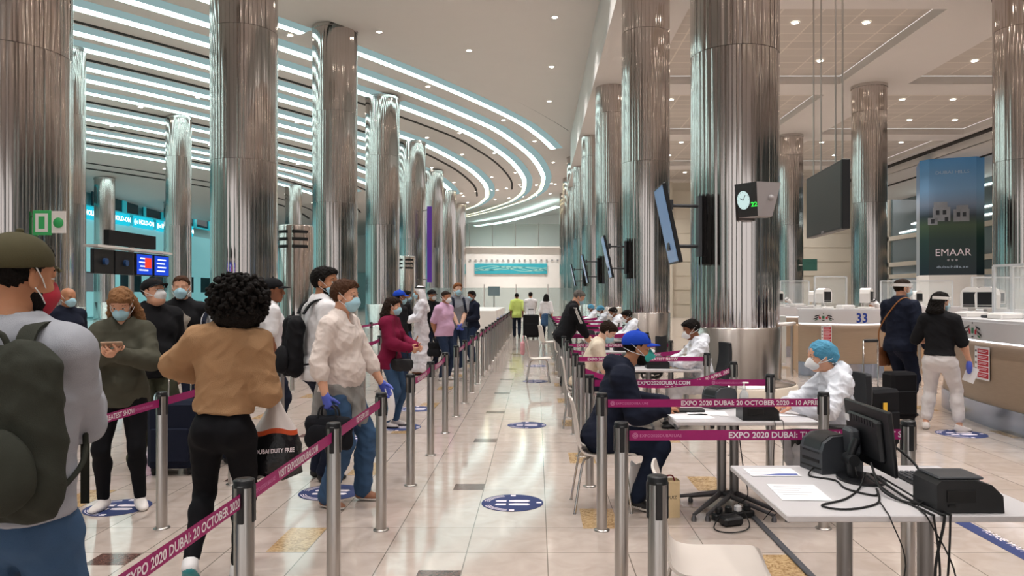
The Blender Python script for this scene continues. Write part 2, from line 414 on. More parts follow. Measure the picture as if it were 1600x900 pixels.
# ------------------------------------------------------------------ mirrored columns
M_mirror = mat('mirror_metal', 'c2bab6', .1, 1.)
M_mirror2 = mat('column_joint', '6f6866', .3, 1.)
M_satin = mat('satin_metal', 'c9c3bf', .24, 1.)
_colme = {}
def column(x, y, r, top, label, base=True, plinth=False, seed=0):
    key = (round(r, 2), round(top, 1), base, plinth)
    e = empty('mirrored_column', (x, y, 0), label, 'column', group='mirror-clad columns')
    if key not in _colme:
        rg = random.Random(int(r*100)+int(top*10)); mb = MB(); N = 46 if r > .8 else 40; z0 = 1.17 if base else 0.3
        segs = [z0, 5.3, 8.9, top] if top > 9.5 else [z0, 5.3, top]
        for a, b in zip(segs[:-1], segs[1:]):
            for k in range(N):
                t0, t1 = 2*PI*k/N, 2*PI*(k+1)/N; vs = []; m = 4
                w_ = rg.uniform(-.012, .012); amp = .002+.011*rg.random()**2
                for j in range(m+1):
                    u = j/m; t = t0+(t1-t0)*(u*.97+.015); rr = r+amp*(1-(2*u-1)**2)+w_*(u-.5)*.5
                    vs += [(rr*math.cos(t), rr*math.sin(t), a+.004), (rr*math.cos(t), rr*math.sin(t), b-.004)]
                mb.add(vs, [(2*j, 2*j+2, 2*j+3, 2*j+1) for j in range(m)], 0, True)
        mb.lathe([(r-.012, z0), (r-.012, top)], n=48, m=1)
        c = mb.mesh('cladding', [M_mirror, M_mirror2])
        cap = MB(); cap.lathe([(r+.03, top-.12), (r+.03, top)], n=48).lathe([(r+.03, top-.12), (r-.02, top-.12)], n=48)
        cp = cap.mesh('collar', M_satin); b = None
        if base:
            h0 = .31 if plinth else 0
            q = MB(); q.lathe([(r+.24, h0), (r+.24, h0+.015), (r+.05, h0+.05), (r+.02, h0+.1), (r+.02, 1.15), (r-.01, 1.18)], n=64)
            b = q.mesh('base_ring', M_satin)
        _colme[key] = (c, cp, b)
    c, cp, b = _colme[key]
    link('cladding', c, e); link('collar', cp, e)
    if b: link('base_ring', b, e)
    if plinth:
        q = MB(); q.lathe([(r+.27, 0), (r+.27, .29), (r+.25, .31), (0, .31)], n=64); q.build('plinth', mat('beige_stone', 'd6cabb', .3, var=.05), e)
    return e
for k in range(-2, 8):
    y = 11.5+9.4*k; r_ = math.hypot(-8.1-CC[0], y-CC[1])
    where = {0: 'at the left edge of the picture', 1: 'behind the curly-haired traveller', 2: 'with the air kiosk on its left', 3: 'beyond the tallest two', }.get(k, 'farther down the hall')
    column(-8.1, y, .875, cz(r_)-.02 if r_ < 92.6 else 12.2, 'thick mirrored column %s, %s in the left row' % (where, ORD[k] if k > 0 else 'nearest') if k >= 0 else 'mirrored column behind the camera in the left row, %s' % ('closer' if k == -1 else 'farther'))
for k in range(-2, 8):
    y = 11.6+9.4*k
    column(3.05, y, .66, 12.4, ('mirrored column with the clock box, nearest of the row right of the aisle' if k == 0 else 'mirrored column, %s of the row right of the aisle along the desks' % ORD[k]) if k >= 0 else 'mirrored column behind the camera in the right row, %s' % ('closer' if k == -1 else 'farther'), True, k == 0)
    if y < 55: column(13.3, y-.3, .66, RZ, 'mirrored column among the passport counters, %s of the far right row' % (ORD[k] if k > 0 else 'nearest') if k >= 0 else 'mirrored column behind the camera in the far right row, %s' % ('closer' if k == -1 else 'farther'))
for k in range(0, 7):
    y = 11.6+9.4*k
    column(-18.9, y, .62, cz(math.hypot(-18.9-CC[0], y-CC[1])), 'slim mirrored column under the light strips, %s of the second row to the left' % (ORD[k] if k else 'nearest'))
    if k > 2: column(-29, y+1.4, .62, cz(math.hypot(-29-CC[0], y+1.4-CC[1])), 'short mirrored column in front of the turquoise facade, %s of that row' % ORD[k-3])

# ------------------------------------------------------------------ turquoise facade, far left
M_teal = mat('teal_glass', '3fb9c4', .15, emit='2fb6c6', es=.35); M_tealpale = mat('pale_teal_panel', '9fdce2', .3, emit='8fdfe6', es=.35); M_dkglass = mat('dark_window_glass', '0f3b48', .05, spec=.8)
M_tealsign = emis('lit_sign_teal', '24c3dd', 1.1); M_signtxt = emis('lit_letters', 'f3ffff', 2.2)
fa = empty('glazed_facade', (-31.9, 60, 0), 'turquoise glazed office front with dark upper windows on the far left', 'facade')
a = MB()
for k in range(9): a.box((.1, -24+7*k, 8.65), (.1, 6.2, 1.4))
a.build('upper_window', M_dkglass, fa)
a = MB()
for k in range(20): a.box((.2, -26+3.0*k, 8.65), (.12, .25 if k % 2 else .5, 1.4))
a.box((.15, 4, 7.95), (.14, 66, .14)); a.box((.15, 4, 9.3), (.14, 66, .2)); a.build('mullion', M_teal, fa)
a = MB(); a.box((.08, 4, 3.6), (.1, 66, 7.0)); a.build('panel', M_tealpale, fa)
for k in range(14): a = MB(); a.box((.15, -24+4.6*k, 2.6), (.08, 3.0, 1.4)); a.build('counter_window', M_dkglass, fa)
for k in range(5):
    s = MB(); s.box((.3, -6.6+3.6*k, 7.45), (.12, 2.9, .9)); so = s.build('sign_board', M_tealsign, fa)
    tx = MB(); text(tx, '((o HOLD-ON', .5, (.37, -6.6+3.6*k, 7.3), (0, 1, 0), (0, 0, 1), bold=True); tx.build('lettering', M_signtxt, so)

# ------------------------------------------------------------------ belt posts
PH = .965
BT = ['EXPO 2020 DUBAI: 20 OCTOBER 2020', "EXPO 2020 DUBAI: THE WORLD'S GREATEST SHOW", 'VISIT EXPO2020DUBAI.COM', "WORLD'S GREATEST SHOW", 'EXPO 2020 DUBAI: 20 OCTOBER 2020 - 10 APRIL 2021']
_p = None
def post_meshes():
    a = MB(); a.lathe([(.037, 0), (.037, PH-.012), (.034, PH-.004)], n=24).lathe([(.055, 0), (.055, .006), (.037, .012)], n=24)
    b = MB(); b.lathe([(.0385, PH-.03), (.0385, PH-.004), (.034, PH), (0, PH)], n=24)
    for k in range(4):
        t = PI/2*k; Mx = Matrix.Rotation(t, 4, 'Z')
        b.box((.037, 0, PH-.09), (.008, .026, .14), M=Mx, bev=.003)
    return a.mesh('tube', M_steel), b.mesh('belt_head', M_black)
def post(x, y, label, group):
    global _p
    if _p is None: _p = post_meshes()
    e = empty('belt_post', (x, y, 0), label, 'barrier post', group=group)
    link('tube', _p[0], e); link('belt_head', _p[1], e); return e
def belt(e, p1, body=None, sag=0., side=1, z0=PH-.075, z1=PH-.075, off=.5, small=True, wd=.055, logo=None):
    """belt drawn from post e to the point p1 (world x, y); lettering on the side towards the aisle"""
    x0, y0 = e.location.x, e.location.y; D = Vector((p1[0]-x0, p1[1]-y0, 0)); L = D.length; d = D/L; nrm = Vector((d.y, -d.x, 0))*side
    a0, a1 = .04/L, 1-.04/L
    def P(u, v, o=0): return d*(L*u)+nrm*o+Vector((0, 0, z0+(z1-z0)*u-4*sag*u*(1-u)+v))
    n = 16 if sag else 2; us = np.linspace(a0, a1, n+1); mb = MB(); h = wd/2
    for o, fl_ in ((.0012, False), (-.0012, True)):
        vs = []
        for u in us: vs += [P(u, -h, o), P(u, h, o)]
        fs = [(2*i, 2*i+2, 2*i+3, 2*i+1) for i in range(n)]
        mb.add(vs, [f[::-1] for f in fs] if (fl_ == (side > 0)) else fs, 0)
    be = mb.build('belt', M_mag, e)
    if body:
        V, Fs = text_mesh(body, .046, True); V = V.copy(); x_0, x_1 = V[:, 0].min(), V[:, 0].max(); w_ = x_1-x_0
        V[:, 0] -= x_0
        right = side > 0
        st = (L-w_)*off
        tb = MB(); vs = []
        for p in V:
            s_ = st+p[0]; u = (s_/L) if right else 1-(s_/L)
            vs.append(P(u, p[1]-.015, .003))
        tb.add(vs, Fs); tb.build('lettering', M_magtxt, be)
    if logo is not None:
        V, Fs = text_mesh('EXPO2020DUBAI.UAE', .024, False); V = V.copy(); V[:, 0] -= V[:, 0].min(); tb = MB(); vs = []
        for p in V:
            s_ = logo+p[0]; u = (s_/L) if side > 0 else 1-(s_/L); vs.append(P(u, p[1]-.009, .003))
        tb.add(vs, Fs)
        for rr in (.016, .009):
            ring_ = []
            for k in range(12):
                t = 2*PI*k/12
                for q in (rr, rr-.004):
                    s_ = logo-.025+q*math.cos(t); u = (s_/L) if side > 0 else 1-(s_/L); ring_.append(P(u, q*math.sin(t), .003))
            tb.add(ring_, [(2*k, 2*((k+1) % 12), 2*((k+1) % 12)+1, 2*k+1) for k in range(12)])
        tb.build('emblem', M_magtxt2, be)
    return be
XL = -1.09
row = []
for k in range(-1, 27):
    y = 2.81+1.24*k
    lb = 'steel belt post, %s in the long row along the left side of the aisle' % ORD[min(k+1, 27)]
    if k == -1: lb = 'belt post standing just outside the lower left of the picture'
    row.append(post(XL, y, lb, 'belt posts left of the aisle'))
for i, e in enumerate(row[:-1]):
    if i in (3, 6): continue
    nxt = row[i+1].location
    belt(e, (nxt.x, nxt.y), {0: BT[0], 1: BT[2], 2: 'VISIT EXPO 2020'}.get(i, BT[2] if i < 8 else None), 0 if i < 4 else .02, 1, off={0: .9}.get(i, .55), logo={1: .1}.get(i))
row2 = []
for k in range(0, 20):
    y = 2.85+1.24*k
    row2.append(post(-2.65, y, 'steel belt post, %s in the second queue line from the aisle' % ORD[k], 'belt posts of the second queue line'))
for i, e in enumerate(row2[:-1]):
    if i in (6, 8, 10): continue
    nxt = row2[i+1].location
    belt(e, (nxt.x, nxt.y), {1: BT[3], 2: 'EXPO 2020'}.get(i), 0 if i < 4 else .02, 1, off=.45 if i == 1 else .5, logo={1: .88, 0: None}.get(i))
for li, (X, y0, n_) in enumerate(((-4.2, 8.0, 12), (-5.75, 9.3, 11), (-7.1, 9.0, 2))):
    pr = None
    for k in range(n_):
        e = post(X, y0+1.24*k, 'steel belt post, %s in the %s queue line on the left' % (ORD[k], ('third', 'fourth', 'outermost')[li]), 'belt posts of the far left queue lines')
        if pr is not None: belt(pr, (X, y0+1.24*k))
        pr = e
    if li == 0: belt(pr, (-2.65, y0+1.24*(n_-1)))
# posts and belts between the testing desks
XR, XE = .46, 2.03
rowr = []; rowe = []
for k in range(0, 22):
    y = 2.86+1.213*k
    rowr.append(post(XR, y, 'steel belt post, %s in the row on the desk side of the aisle' % ORD[k], 'belt posts right of the aisle'))
for k in range(1, 20):
    y = 2.9+1.213*k
    rowe.append(post(XE, y, 'steel belt post at the staff side of the desks, %s of that row' % ORD[k-1], 'belt posts on the staff side of the desks'))
for k in range(1, 20):
    e = rowr[k]; q = rowe[k-1].location
    if k == 1: belt(e, (q.x, q.y), "EXPO 2020 DUBAI: THE WORLD'S GREATEST SH", 0, 1, off=.99, logo=.1)
    elif k == 2: belt(e, (q.x, q.y), 'EXPO 2020 DUBAI: 20 OCTOBER 2020 - 10 APRIL', 0, 1, off=.95, logo=.1)
    elif k == 3: belt(e, (q.x, q.y), 'VISIT EXPO2020DUBAI.COM', 0, 1, off=.3, logo=1.1)
    elif k == 4: belt(e, (q.x, q.y), '20 OCTOBER 2020 - 10 APRIL 2021', .17, 1, off=.97)
    elif k in (8, 11, 14): continue
    else: belt(e, (q.x, q.y), BT[1] if k < 9 else None, .0 if k % 2 else .06, 1, off=.3)
for k in range(5, 20):      # belts along the desk row as well, further back
    if k % 2: q = rowr[k+1].location; belt(rowr[k], (q.x, q.y), None, .05)

# ------------------------------------------------------------------ floor stickers
def sticker(x, y, r, label, rot=0.):
    e = empty('distance_sticker', (x, y, .001), label, 'floor sticker', rot, 'round blue distance stickers')
    a = MB(); a.lathe([(r, 0), (r, .0012), (0, .0012)], n=48, smooth=False); a.build('disc', M_blue, e)
    b = MB(); zz = .0016
    for rr in (.93, .86, .79):
        for s0 in (110, 200):
            n_ = 14; t = [math.radians(s0+60*j/n_) for j in range(n_+1)]
            vs = []
            for q in t: vs += [(r*rr*math.cos(q), r*rr*math.sin(q), zz), (r*(rr-.025)*math.cos(q), r*(rr-.025)*math.sin(q), zz)]
            b.add(vs, [(2*j, 2*j+1, 2*j+3, 2*j+2) for j in range(n_)])
    # two foot-prints pointing at the desks
    for sy in (.2, -.2):
        pr = [(.5, .11), (.58, 0), (.5, -.11), (.1, -.12), (-.1, -.08), (-.12, .08), (.1, .12)]
        b.add([(r*p[0], r*(p[1]+sy), zz) for p in pr], [tuple(range(7))]); b.add([(r*p[0], r*(p[1]+sy), zz) for p in ((-.2, .1), (-.2, -.1), (-.5, -.09), (-.56, 0), (-.5, .09))], [(0, 1, 2, 3, 4)][:1])
    for q in (90, 270, 0): b.box((r*.86*math.cos(math.radians(q)), r*.86*math.sin(math.radians(q)), zz), (.04, .04, .0004))
    b.build('print', M_magtxt, e); return e
sticker(-.19, 5.98, .245, 'round blue floor sticker with footprints in the aisle, nearest one')
sticker(-.12, 9.55, .245, 'round blue floor sticker with footprints in the aisle, second nearest')
sticker(-.02, 14.4, .24, 'round blue floor sticker beneath the empty chair in the aisle')
sticker(.0, 17.5, .24, 'round blue floor sticker far down the aisle')
sticker(-1.7, 9.4, .26, 'round blue floor sticker under the feet of the woman in maroon')
sticker(-1.75, 10.9, .26, 'round blue floor sticker behind the woman in maroon')
sticker(-1.72, 6.3, .26, 'round blue floor sticker under the man in the cream shirt')
sticker(-3.25, 5.85, .24, 'round blue floor sticker under the woman looking at her phone')
sticker(-3.4, 8.4, .26, 'round blue floor sticker behind the man in olive trousers')
sticker(-2.0, 8.6, .26, 'round blue floor sticker behind the woman in the tan sweater')
sticker(5.05, 8.95, .28, 'round blue floor sticker under the woman at the passport counter')
mb = MB(); mb.box((3.09, 4.2, .001), (.11, 3.1, .002)); o = mb.build('guidance_strip', M_blue); tag(o, 'long blue floor strip with white wording at the lower right', 'floor sticker')
tx = MB(); text(tx, 'PLEASE WAIT HERE', .075, (3.115, 4.95, .003), (0, -1, 0), (1, 0, 0)); tx.build('lettering', M_magtxt, o)

# ------------------------------------------------------------------ chairs
def make_chair(loc, rz, label, group='white shell chairs'):
    e = empty('shell_chair', (*loc, 0), label, 'chair', rz, group)
    prof = smooth_pts([(.245, 0, .425), (.2, 0, .445), (.05, 0, .44), (-.1, 0, .435), (-.17, 0, .46), (-.2, 0, .53), (-.215, 0, .65), (-.235, 0, .78), (-.26, 0, .87)], 4)
    rows = []
    for i, p in enumerate(prof):
        u = i/(len(prof)-1); wd = .2+.012*math.sin(u*PI)-.03*max(0, u-.55)/.45-(.03 if i == 0 else 0)-(.02 if i == len(prof)-1 else 0)
        rows.append([(p.x-(0 if p.z < .5 else -.012*(v*v)), v*wd, p.z+.012*v*v*(p.z < .5)) for v in (-1, -.75, -.4, 0, .4, .75, 1)])
    mb = MB(); mb.sheet(rows, .012); mb.build('shell', M_shell, e)
    for sx, sy in ((1, 1), (1, -1), (-1, 1), (-1, -1)):
        q = MB(); q.tube(smooth_pts([(sx*.07, sy*.05, .42), (sx*.13, sy*.13, .405), (sx*.165-.01, sy*.165, .36), (sx*.215-.02, sy*.2, .0)], 4), .0095, 8)
        q.lathe([(.012, 0), (.012, .01), (0, .01)], (sx*.215-.02, sy*.2, 0), n=8); q.build('leg', M_chrome, e)
    q = MB(); q.box((0, 0, .418), (.2, .16, .012)); q.build('seat_plate', M_chrome, e)
    return e
ch = make_chair((.52, 5.88), .02, 'white shell chair the man in the blue cap sits on')
def chair(x, y, rz, label):
    c = copy_tree(ch); c.location = (x, y, 0); c.rotation_euler = (0, 0, rz); relabel(c, label); return c
chair(.575, 9.5, -.03, 'white shell chair the man in the cream shirt at the desk sits on')
chair(.05, 14.35, .06, 'empty white shell chair standing out in the aisle')
chair(.33, 19.5, .3, 'empty white shell chair behind the one out in the aisle')
chair(.795, 3.42, -.15, 'empty white shell chair at the bottom edge in front of the nearest table')
chair(.6, 15.8, 0, 'white shell chair at the desk beyond the man in the tracksuit')
def office_chair(x, y, rz, label):
    e = empty('office_chair', (x, y, 0), label, 'chair', rz, 'black office chairs of the staff')
    a = MB()
    a.sheet([[(.02+.24*u, v, .47+.03*(abs(v)/.24)**2-.02*max(0, u-.6)) for v in np.linspace(-.24, .24, 7)] for u in np.linspace(-1, 1, 7)], .07); a.build('seat', M_blackm, e)
    a = MB(); a.sheet([[(-.23-.06*u+.05*(v/.22)**2-.03*math.sin(u*PI), v*(1-.15*u), .58+.46*u) for v in np.linspace(-.22, .22, 7)] for u in np.linspace(0, 1, 8)], .035); a.build('backrest', mat('mesh_fabric', '232428', .8, bump=.3, bscale=600), e)
    a = MB(); a.tube(smooth_pts([(-.05, 0, .42), (-.24, 0, .44), (-.3, 0, .6), (-.29, 0, .75)], 4), .022, 8); a.build('back_bracket', M_black, e)
    for s in (-1, 1):
        a = MB(); a.tube(smooth_pts([(-.08, s*.22, .44), (-.08, s*.3, .46), (-.06, s*.3, .66)], 4), .016, 8); a.box((-.02, s*.3, .675), (.25, .075, .03), bev=.012); a.build('armrest', M_black, e)
    a = MB(); a.cyl((0, 0, .08), (0, 0, .43), .028, n=12); a.build('gas_column', M_chrome, e)
    for k in range(5):
        t = 2*PI*k/5+.3; a = MB(); a.tube([(.03*math.cos(t), .03*math.sin(t), .11), (.29*math.cos(t), .29*math.sin(t), .075)], [.022, .014], 8)
        a.cyl((.29*math.cos(t)-.02*math.sin(t), .29*math.sin(t)+.02*math.cos(t), .03), (.29*math.cos(t)+.02*math.sin(t), .29*math.sin(t)-.02*math.cos(t), .03), .03, n=12); a.build('base_leg', M_black, e)
    return e
office_chair(2.25, 5.86, PI-.12, 'black office chair under the woman in the blue hairnet')
office_chair(2.15, 9.6, PI+.1, 'black office chair under the seated man in white overalls at the second desk')
office_chair(1.62, 11.3, PI-.5, 'empty black office chair turned beside the third desk')

# ------------------------------------------------------------------ desks
def desk(x0, x1, y0, y1, label, star=None):
    h = .745; e = empty('desk', ((x0+x1)/2, (y0+y1)/2, 0), label, 'table', group='white testing desks'); X, Y = (x1-x0)/2, (y1-y0)/2
    a = MB(); a.box((0, 0, h-.014), (X*2, Y*2, .028), bev=.004); a.build('tabletop', M_table, e)
    for lx in ((-X+.42, X-.3) if star is None else (star, X-.55)):
        a = MB(); a.cyl((lx, .0 if star is None else .15, .05), (lx, .0 if star is None else .15, h-.028), .036, n=16); lg = a.build('leg', mat('grey_metal', '8c8a8a', .35, .8), e)
        a = MB(); yy = 0 if star is None else .15
        fs = ((0, .4), (0, -.4)) if star is None else ((-.34, .03), (-.32, -.48), (.26, -.5), (.1, .3))
        for fx, fy in fs:
            a.tube([(lx, yy, .085), (lx+fx, yy+fy, .045)], [.024, .013], 8); a.lathe([(.02, 0), (.02, .02), (.01, .045)], (lx+fx, yy+fy, 0), n=10)
        a.build('foot_bar', mat('dark_foot_metal', '6d6c70', .4, .7), lg)
    return e
desk(1.03, 2.13, 3.09, 4.0, 'nearest white desk with the computer monitor and cables')
desk(1.0, 2.02, 5.38, 6.28, 'white desk between the man in the blue cap and the woman in the hairnet', star=.06)
desk(1.0, 2.0, 9.1, 9.95, 'white desk of the seated man in white overalls, second row of testers')
for k, y in enumerate((12.0, 15.3, 18.6, 21.9, 25.2)):
    desk(.95, 1.95, y, y+.85, 'white desk further down the line, %s beyond the second tester' % ('next' if k == 0 else ORD[k]))
Z = .746
# monitor on the nearest desk
mo = empty('computer_monitor', (1.63, 3.69, Z), 'black computer monitor seen from behind on the nearest desk', 'monitor', PI/2*0)
Mt = Matrix.Translation((0, 0, .045)) @ Matrix.Rotation(math.radians(-6), 4, 'Y')
a = MB(); a.box((.02, 0, .17), (.022, .5, .305), M=Mt, bev=.006); a.box((.002, 0, .17), (.03, .36, .2), M=Mt, bev=.012)
for k in range(9): a.box((-.014, -.12+.03*k, .25), (.003, .018, .03), M=Mt)
a.build('housing', M_black, mo)
a = MB(); a.box((.0315, 0, .175), (.002, .475, .275), M=Mt); a.build('screen', mat('screen_glass', '0a0b0d', .08), mo)
a = MB(); a.box((-.0165, .16, .24), (.001, .05, .035), M=Mt); a.build('sticker', M_paper, mo)
a = MB(); a.box((-.045, .06, .14), (.05, .11, .13), M=Mt, bev=.012); a.build('mount_box', M_dgrey, mo)
a = MB(); a.tube(smooth_pts([(-.06, 0, .2), (-.09, 0, .12), (-.085, -.0, .03), (-.07, 0, .005)], 5), [.022]*16, 10); a.cyl((-.09, -.045, .1), (-.09, .045, .1), .028, n=14); a.build('arm', M_black, mo)
a = MB(); a.prism([(.11*math.cos(t)-.04, .14*math.sin(t)) for t in np.linspace(0, 2*PI, 28, endpoint=False)], 0, .012); a.build('base', M_black, mo)
# keyboard + mouse
kb = empty('keyboard', (1.86, 3.58, Z), 'black keyboard beside the monitor on the nearest desk', 'keyboard')
a = MB(); a.box((0, 0, .008), (.14, .43, .014), bev=.004); a.build('case', M_black, kb)
a = MB()
for i in range(5):
    for j in range(15): a.box((-.052+.026*i, -.195+.0279*j, .018), (.02, .022, .008), bev=.002)
tag(a.build('keys', M_dgrey, kb), kind='stuff')
ms = MB(); ms.sheet([[(.055*u*1.0, .032*v*math.sqrt(max(0, 1-u*u*.9)), .004+.032*math.sqrt(max(0, 1-(u*u*.9)))*math.sqrt(max(0, 1-v*v*.95))) for v in np.linspace(-1, 1, 9)] for u in np.linspace(-1, 1, 11)])
o = ms.build('computer_mouse', M_black); o.location = (1.98, 3.72, Z); tag(o, 'black computer mouse between the keyboard and the passport reader', 'mouse')
def reader(x, y, rz, label, m, sc_=1., parts=True):
    e = empty('document_reader', (x, y, Z), label, 'passport reader', rz, 'passport readers on the desks'); e.scale = (sc_,)*3
    prof = [(-.14, 0), (-.14, .115), (-.12, .135), (.02, .135), (.09, .115), (.135, .07), (.14, .0)]
    Mr = Matrix(((1, 0, 0, 0), (0, 0, -1, 0), (0, 1, 0, 0), (0, 0, 0, 1)))
    a = MB(); a.prism(prof, -.1, .1, M=Mr); a.build('housing', m, e)
    a = MB(); a.box((-.03, 0, .14), (.19, .17, .012), bev=.005); a.build('lid', M_dgrey, e)
    a = MB(); a.box((-.04, -.103, .07), (.12, .006, .05), bev=.002); a.box((-.08, -.104, .03), (.03, .008, .01)); a.build('slot', M_rub, e); return e
reader(1.8, 3.22, 0, 'black curved passport reader at the right end of the nearest desk', M_black)
def printer(x, y, z, rz, label, s=1.):
    e = empty('label_printer', (x, y, z), label, 'printer', rz, 'label printers on the desks'); e.scale = (s, s, s)
    prof = [(-.12, 0), (-.12, .11), (-.105, .155), (-.06, .185), (.03, .19), (.1, .17), (.12, .12), (.12, 0)]
    Mr = Matrix(((1, 0, 0, 0), (0, 0, -1, 0), (0, 1, 0, 0), (0, 0, 0, 1)))
    a = MB(); a.prism(prof, -.095, .095, M=Mr); a.build('housing', M_dgrey, e)
    a = MB(); a.sheet([[(-.122+.0*v, v*.07, .1), (-.107, v*.07, .157), (-.06, v*.07, .188), (.02, v*.07, .1935)] for v in (-1, 1)], .003); a.build('lid', M_black, e)
    a = MB(); a.box((-.1215, 0, .06), (.004, .14, .014)); a.box((-.1215, 0, .025), (.004, .17, .006)); a.build('slot', M_rub, e); return e
printer(1.53, 3.93-.02, Z, .25, 'dark grey label printer behind the monitor on the nearest desk')
pm = None
def sheet_paper(x, y, rz, w_, d_, label, z=Z, m=None, band=None):
    e = empty('paper_sheet', (x, y, z+.0008), label, 'paper', rz, 'papers on the desks')
    a = MB(); a.box((0, 0, .0008), (w_, d_, .0012)); a.build('page', m or M_paper, e)
    b = MB(); rg = random.Random(int(x*100+y*37))
    for k in range(5): b.box((-w_*.05-rg.random()*.02*k, d_*.35-k*d_*.13, .0018), (w_*.7-rg.random()*.05, .004, .0004))
    b.build('print', mat('grey_print', 'a9aab3', .7), e)
    if band:
        b = MB(); b.add([(-w_*.45, -d_*.42, .0018), (w_*.45, -d_*.42, .0018), (w_*.45, -d_*.22, .0018), (w_*.1, -d_*.2, .0018), (-w_*.2, -d_*.34, .0018)], [(0, 1, 2, 3, 4)]); b.build('coloured_band', mat('band_blue', '5064a8', .6), e)
    return e
sheet_paper(1.2, 3.84, 0, .25, .17, 'printed sheet with a blue wave at the back left of the nearest desk', band=True)
sheet_paper(1.2, 3.45, -.06, .22, .28, 'white form lying at the front left of the nearest desk')
# cables on the nearest desk
def cable(pts, label, r=.0045, m=None, n=6):
    mb = MB(); mb.tube(smooth_pts(pts, n), r, 6); o = mb.build('cable', m or M_rub); return tag(o, label, 'cable', 'loose cables')
zc = Z+.005
cable([(1.58, 3.62, Z+.05), (1.5, 3.5, zc), (1.36, 3.32, zc), (1.22, 3.22, zc), (1.3, 3.16, zc), (1.47, 3.25, zc), (1.55, 3.42, zc+.01)], 'black cable looping over the front of the nearest desk')
cable([(1.42, 3.86, Z+.02), (1.36, 3.75, zc), (1.45, 3.66, zc), (1.44, 3.5, zc), (1.52, 3.38, zc), (1.58, 3.5, zc)], 'black cable from the label printer winding over the desk')
cable([(1.6, 3.6, Z+.1), (1.56, 3.4, zc+.02), (1.62, 3.25, zc), (1.74, 3.35, zc), (1.79, 3.55, Z+.1), (1.7, 3.66, Z+.2)], 'thick black monitor cable bowing around the stand', .006)
cable([(1.58, 3.6, Z+.04), (1.6, 3.35, zc), (1.62, 3.1, zc), (1.625, 3.075, Z-.02), (1.64, 3.06, .5), (1.6, 3.05, .3), (1.66, 3.07, .12), (1.63, 3.1, .01)], 'black cable hanging over the front edge below the monitor, left of the bundle')
cable([(1.6, 3.6, Z+.05), (1.64, 3.33, zc), (1.66, 3.1, zc), (1.665, 3.075, Z-.02), (1.62, 3.06, .5), (1.67, 3.04, .28), (1.63, 3.06, .1), (1.66, 3.1, .01)], 'black cable hanging over the front edge below the monitor, middle of the bundle', .006)
cable([(1.62, 3.55, Z+.05), (1.68, 3.3, zc), (1.69, 3.1, zc), (1.69, 3.075, Z-.02), (1.66, 3.05, .45), (1.62, 3.06, .3), (1.68, 3.06, .1), (1.69, 3.1, .01)], 'black cable hanging over the front edge below the monitor, right of the bundle')
cable([(1.67, 3.24, Z+.02), (1.62, 3.2, zc), (1.6, 3.12, zc), (1.605, 3.075, Z-.02), (1.7, 3.05, .5), (1.67, 3.06, .2), (1.7, 3.1, .01)], 'thin black cable from the passport reader down the desk front', .0035)
cable([(1.5, 3.3, zc), (1.46, 3.15, zc), (1.45, 3.075, Z-.02), (1.5, 3.06, .55), (1.44, 3.07, .3), (1.47, 3.1, .1), (1.45, 3.2, .01)], 'thin single black cable hanging left of the desk front bundle', .003)
# floor cables and power strip
mb = MB(); mb.box((1.61, 4.55, .008), (.045, 2.3, .014), bev=.005); tag(mb.build('cable_cover', mat('grey_rubber', '4a4b50', .5)), 'dark cable cover running along the floor to the second desk', 'cable cover')
ps = empty('power_strip', (1.45, 5.55, 0), 'black power strip in a tangle of plugs on the floor by the second desk', 'power strip', .35)
a = MB(); a.box((0, 0, .03), (.34, .07, .05), bev=.01); a.build('body', M_black, ps)
for k in range(4):
    a = MB(); a.box((-.12+.08*k, 0, .075), (.045, .05, .05), bev=.01); a.build('plug', M_black if k != 2 else M_paper, ps)
a = MB(); a.box((-.1, -.12, .035), (.16, .1, .06), bev=.015); a.build('adapter', M_black, ps)
cable([(1.35, 5.45, .08), (1.25, 5.3, .01), (1.35, 5.2, .01), (1.5, 5.3, .02), (1.5, 5.5, .1)], 'thin black cable looped on the floor in front of the power strip')
cable([(1.5, 5.6, .1), (1.6, 5.7, .14), (1.62, 5.9, .3), (1.58, 5.95, .72)], 'black cable rising from the power strip to the second desk')
cable([(1.7, 5.45, Z), (1.7, 5.36, Z-.02), (1.68, 5.34, .45), (1.72, 5.38, .2), (1.66, 5.5, .01)], 'thin cable hanging from the front of the second desk, left of the pair', .003)
cable([(1.76, 5.45, Z), (1.76, 5.36, Z-.02), (1.75, 5.34, .45), (1.77, 5.38, .2), (1.72, 5.5, .01)], 'thin cable hanging from the front of the second desk, right of the pair', .003)
